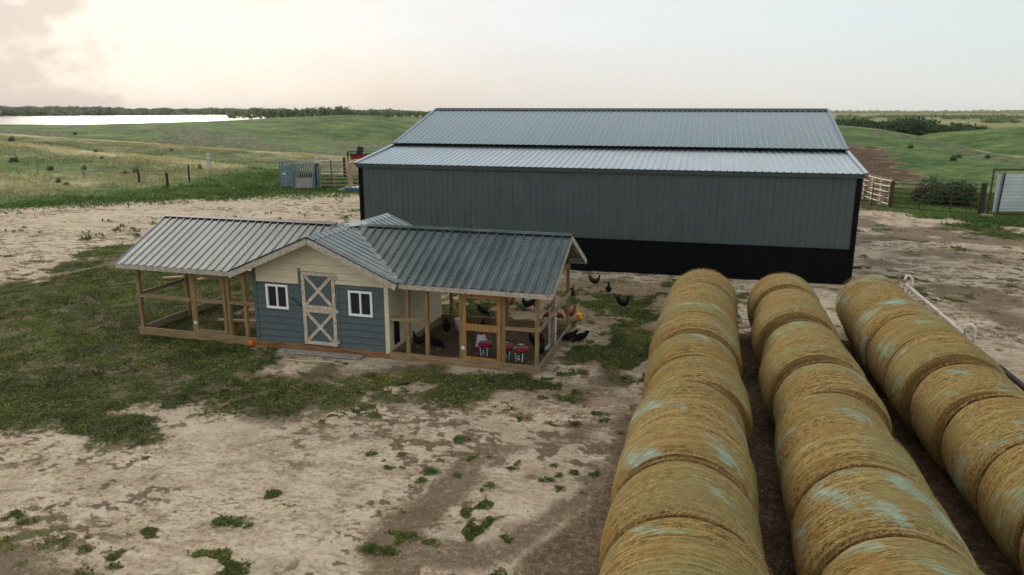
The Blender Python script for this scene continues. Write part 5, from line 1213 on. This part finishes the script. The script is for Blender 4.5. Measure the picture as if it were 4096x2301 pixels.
# ------------------------------------------------------------------ weeds, grass and litter: real blades and leaves
def blades(name, x, y, size, mt, label, flat=.5, seed=0, kind='stuff', w_=.30, z0=0., tone_sc=1.5, clumpy=0.):
    r2 = np.random.default_rng(seed); n = len(x); z = ground_z(x, y)+z0
    if clumpy: z = z+clumpy*sstep(.45, .68, fbm(x, y, .30, 3, 78, .6))*r2.random(n)
    a = r2.uniform(0, 2*np.pi, n); s_ = size*r2.uniform(.5, 1.5, n); lean = r2.uniform(flat*.4, flat, n)
    d = np.stack([np.cos(a), np.sin(a), np.zeros(n)], 1); up = np.array([0, 0, 1.])
    tip = d*(s_*lean)[:, None]+up*(s_*(1-lean*.75))[:, None]; sd_ = np.stack([-np.sin(a), np.cos(a), np.zeros(n)], 1)*(s_*w_)[:, None]
    p0 = np.stack([x, y, z-.004], 1); mid = p0+tip*.5
    V = np.concatenate([p0, mid+sd_, p0+tip, mid-sd_]); F = np.stack([np.arange(n)+k*n for k in range(4)], 1)
    tone = np.clip(fbm(x, y, tone_sc, 3, seed+1)*1.4-.42+.5*r2.random(n), 0, 1)
    if mt == 'prairie': tone = np.clip(.05+.85*tan_fn(x, y)+.35*(r2.random(n)-.3), 0, 1)
    o = soup(name, V, F, MW[mt], attrs=dict(tone=np.tile(tone, 4)))
    return tag(o, label, 'ground cover', kind=kind)
def sample(n, px0, px1, r0, r1, dens, seed):
    r2 = np.random.default_rng(seed); a = r2.uniform(azim(px1), azim(px0), n); r_ = np.sqrt(r2.uniform(r0**2, r1**2, n)); x, y = -np.sin(a)*r_, np.cos(a)*r_
    k = r2.random(n) < dens(x, y); return x[k], y[k]
def inside_house(x, y):
    c, s = math.cos(.0322), math.sin(.0322); dx, dy = x+13.978, y-15.505; u = c*dx-s*dy; v_ = s*dx+c*dy
    return ((u > 3.4) & (u < 7.2) & (v_ > -.05) & (v_ < 3.4)) | ((u > 7.1) & (u < 10.8) & (v_ > 0) & (v_ < 3.4))
def in_barn(x, y): return (x > BX0) & (x < BX1) & (y > BY-.05) & (y < BY+15.3)
def dg(x, y):
    g_, b_, m_, _ = masks(x, y); cl_ = fbm(x, y, .33, 3, 77, .6)
    return np.where(inside_house(x, y) | in_barn(x, y) | (g_ < .3), 0, g_*sstep(.36, .62, cl_+.08))
x, y = sample(1150000, -500, 3000, 5.5, 44, dg, 5)
blades('weeds', x, y, .050, 'weed', 'low green weeds and grass patches over the yard', .85, 7, w_=.30, tone_sc=.45, clumpy=.07)
def dgf(x, y):
    g_, b_, m_, _ = masks(x, y); return np.where(in_barn(x, y), 0, g_*.95)
x, y = sample(260000, -60, 1100, 38, 90, lambda x, y: dgf(x, y)*sstep(2, -2, np.hypot(x, y)-verge_lim(np.arctan2(-x, y))+(fbm(x, y, 6, 3, 91)-.5)*8)*(.35+.65*sstep(.40, .55, fbm(x, y, 1.6, 3, 92)))*sstep(90, 50, np.hypot(x, y)), 15); blades('verge_grass', x, y, .20, 'verge', 'green verge grass between the sandy road and the pasture', .8, 8, w_=.22, tone_sc=4)
x, y = sample(60000, 2130, 2640, 44, 70, dgf, 16); blades('gate_grass', x, y, .18, 'verge', 'green grass around the rusty gate and tin panel', .8, 9, w_=.22, tone_sc=4)
x, y = sample(190000, -60, 900, 57, 135, lambda x, y: sstep(.35, .6, fbm(x, y, 5, 3, 81, .6))*(.25+.75*tan_fn(x, y))*sstep(-1, 3, np.hypot(x, y)-verge_lim(np.arctan2(-x, y))+(fbm(x, y, 6, 3, 91)-.5)*8), 17); blades('prairie_grass', x, y, .30, 'prairie', 'dry tan and green prairie grass over the left slopes', .8, 10, w_=.10, tone_sc=6)
def db(x, y):
    g_, b_, m_, _ = masks(x, y); return np.where(inside_house(x, y) | in_barn(x, y), 0, np.clip(b_*.9+.025, 0, 1)*(1-g_*.5))
x, y = sample(240000, -500, 3000, 5.5, 30, db, 25)
blades('hay_litter', x, y, .045, 'drygrass', 'dry brown hay litter strewn over the dirt', 1.25, 27, w_=.12, z0=.004, tone_sc=.5)
# countable weed clumps on the bare sand
wp = [tree_proto('weed_clump', 360+k, 'tuft', .17, .36, 620, .014, 'weed', False, 'dome', 0) for k in range(4)]
WC = [(930, 1145, 1.0), (965, 1162, .45), (1010, 1147, .8), (978, 1180, .9), (1012, 1178, .6), (1085, 1190, 1.2), (1060, 1215, 1.0), (1110, 1160, .6), (1180, 1158, .9), (1150, 1200, .8), (1230, 1225, .9), (1210, 1235, .6), (1305, 1165, .8), (1285, 1180, .8), (1395, 1172, .7), (1405, 1195, .8), (1368, 1208, 1.0), (1445, 1190, 1.0), (1408, 1232, .9), (1497, 1192, .9), (1468, 1240, .6), (560, 1315, 1.4), (595, 1312, 1.2), (625, 1322, .7), (40, 1300, 1.2), (930, 1385, 1.3), (965, 1388, 1.1), (990, 1392, .8), (215, 1385, .9), (220, 1352, .4), (1560, 1090, .7), (830, 1000, .5), (1080, 985, .5), (510, 850, 1.6), (535, 862, 1.5), (485, 858, 1.1)]
sp_ = []
for i, (px, py, s_) in enumerate(WC):
    x, y = atD(px, py); lb = 'small green weed clump growing on the bare sandy yard'
    if px < 60: lb = 'green weed clump at the left edge of the sandy foreground'
    elif 550 < px < 630 and py > 1300: lb = 'bright leafy weed clump on lower left sand'
    elif 480 < px < 540 and py < 900: lb = 'dark weed clump against the left run'
    sp_.append((x, y, gz(x, y)-.015, s_*.82, lb, px, py))
ORDN = ['first', 'second', 'third', 'fourth', 'fifth', 'sixth', 'seventh', 'eighth', 'ninth', 'tenth', 'eleventh', 'twelfth', 'thirteenth', 'fourteenth', 'fifteenth', 'sixteenth', 'seventeenth', 'eighteenth', 'nineteenth', 'twentieth', 'twenty-first', 'twenty-second', 'twenty-third', 'twenty-fourth', 'twenty-fifth', 'twenty-sixth', 'twenty-seventh', 'twenty-eighth', 'twenty-ninth']
for grp_ in set(q[4] for q in sp_):
    m_ = sorted([i for i, q in enumerate(sp_) if q[4] == grp_], key=lambda i: sp_[i][5])
    if len(m_) > 1:
        for k, i in enumerate(m_): q = sp_[i]; sp_[i] = (*q[:4], q[4].replace('small green weed clump growing', 'green weed clump')+', '+ORDN[k]+' of '+str(len(m_))+' from the left', *q[5:])
sp_ = [q[:5] for q in sp_]
scatter(wp, sp_, None, 'weed clumps on the yard')

# ------------------------------------------------------------------ evening haze over the far fields
m = MB(); m.box(-6500, 6500, -600, 9200, -40, 60)
hm = bpy.data.materials.new('haze'); hm.use_nodes = True; t = hm.node_tree; t.nodes.clear()
pv = N(t, 'ShaderNodeVolumePrincipled'); pv.inputs['Color'].default_value = (.93, .93, .92, 1); pv.inputs['Density'].default_value = .000045
mo = N(t, 'ShaderNodeOutputMaterial'); L(t, pv.outputs[0], mo.inputs['Volume'])
tag(m.build('haze', hm), kind='stuff')
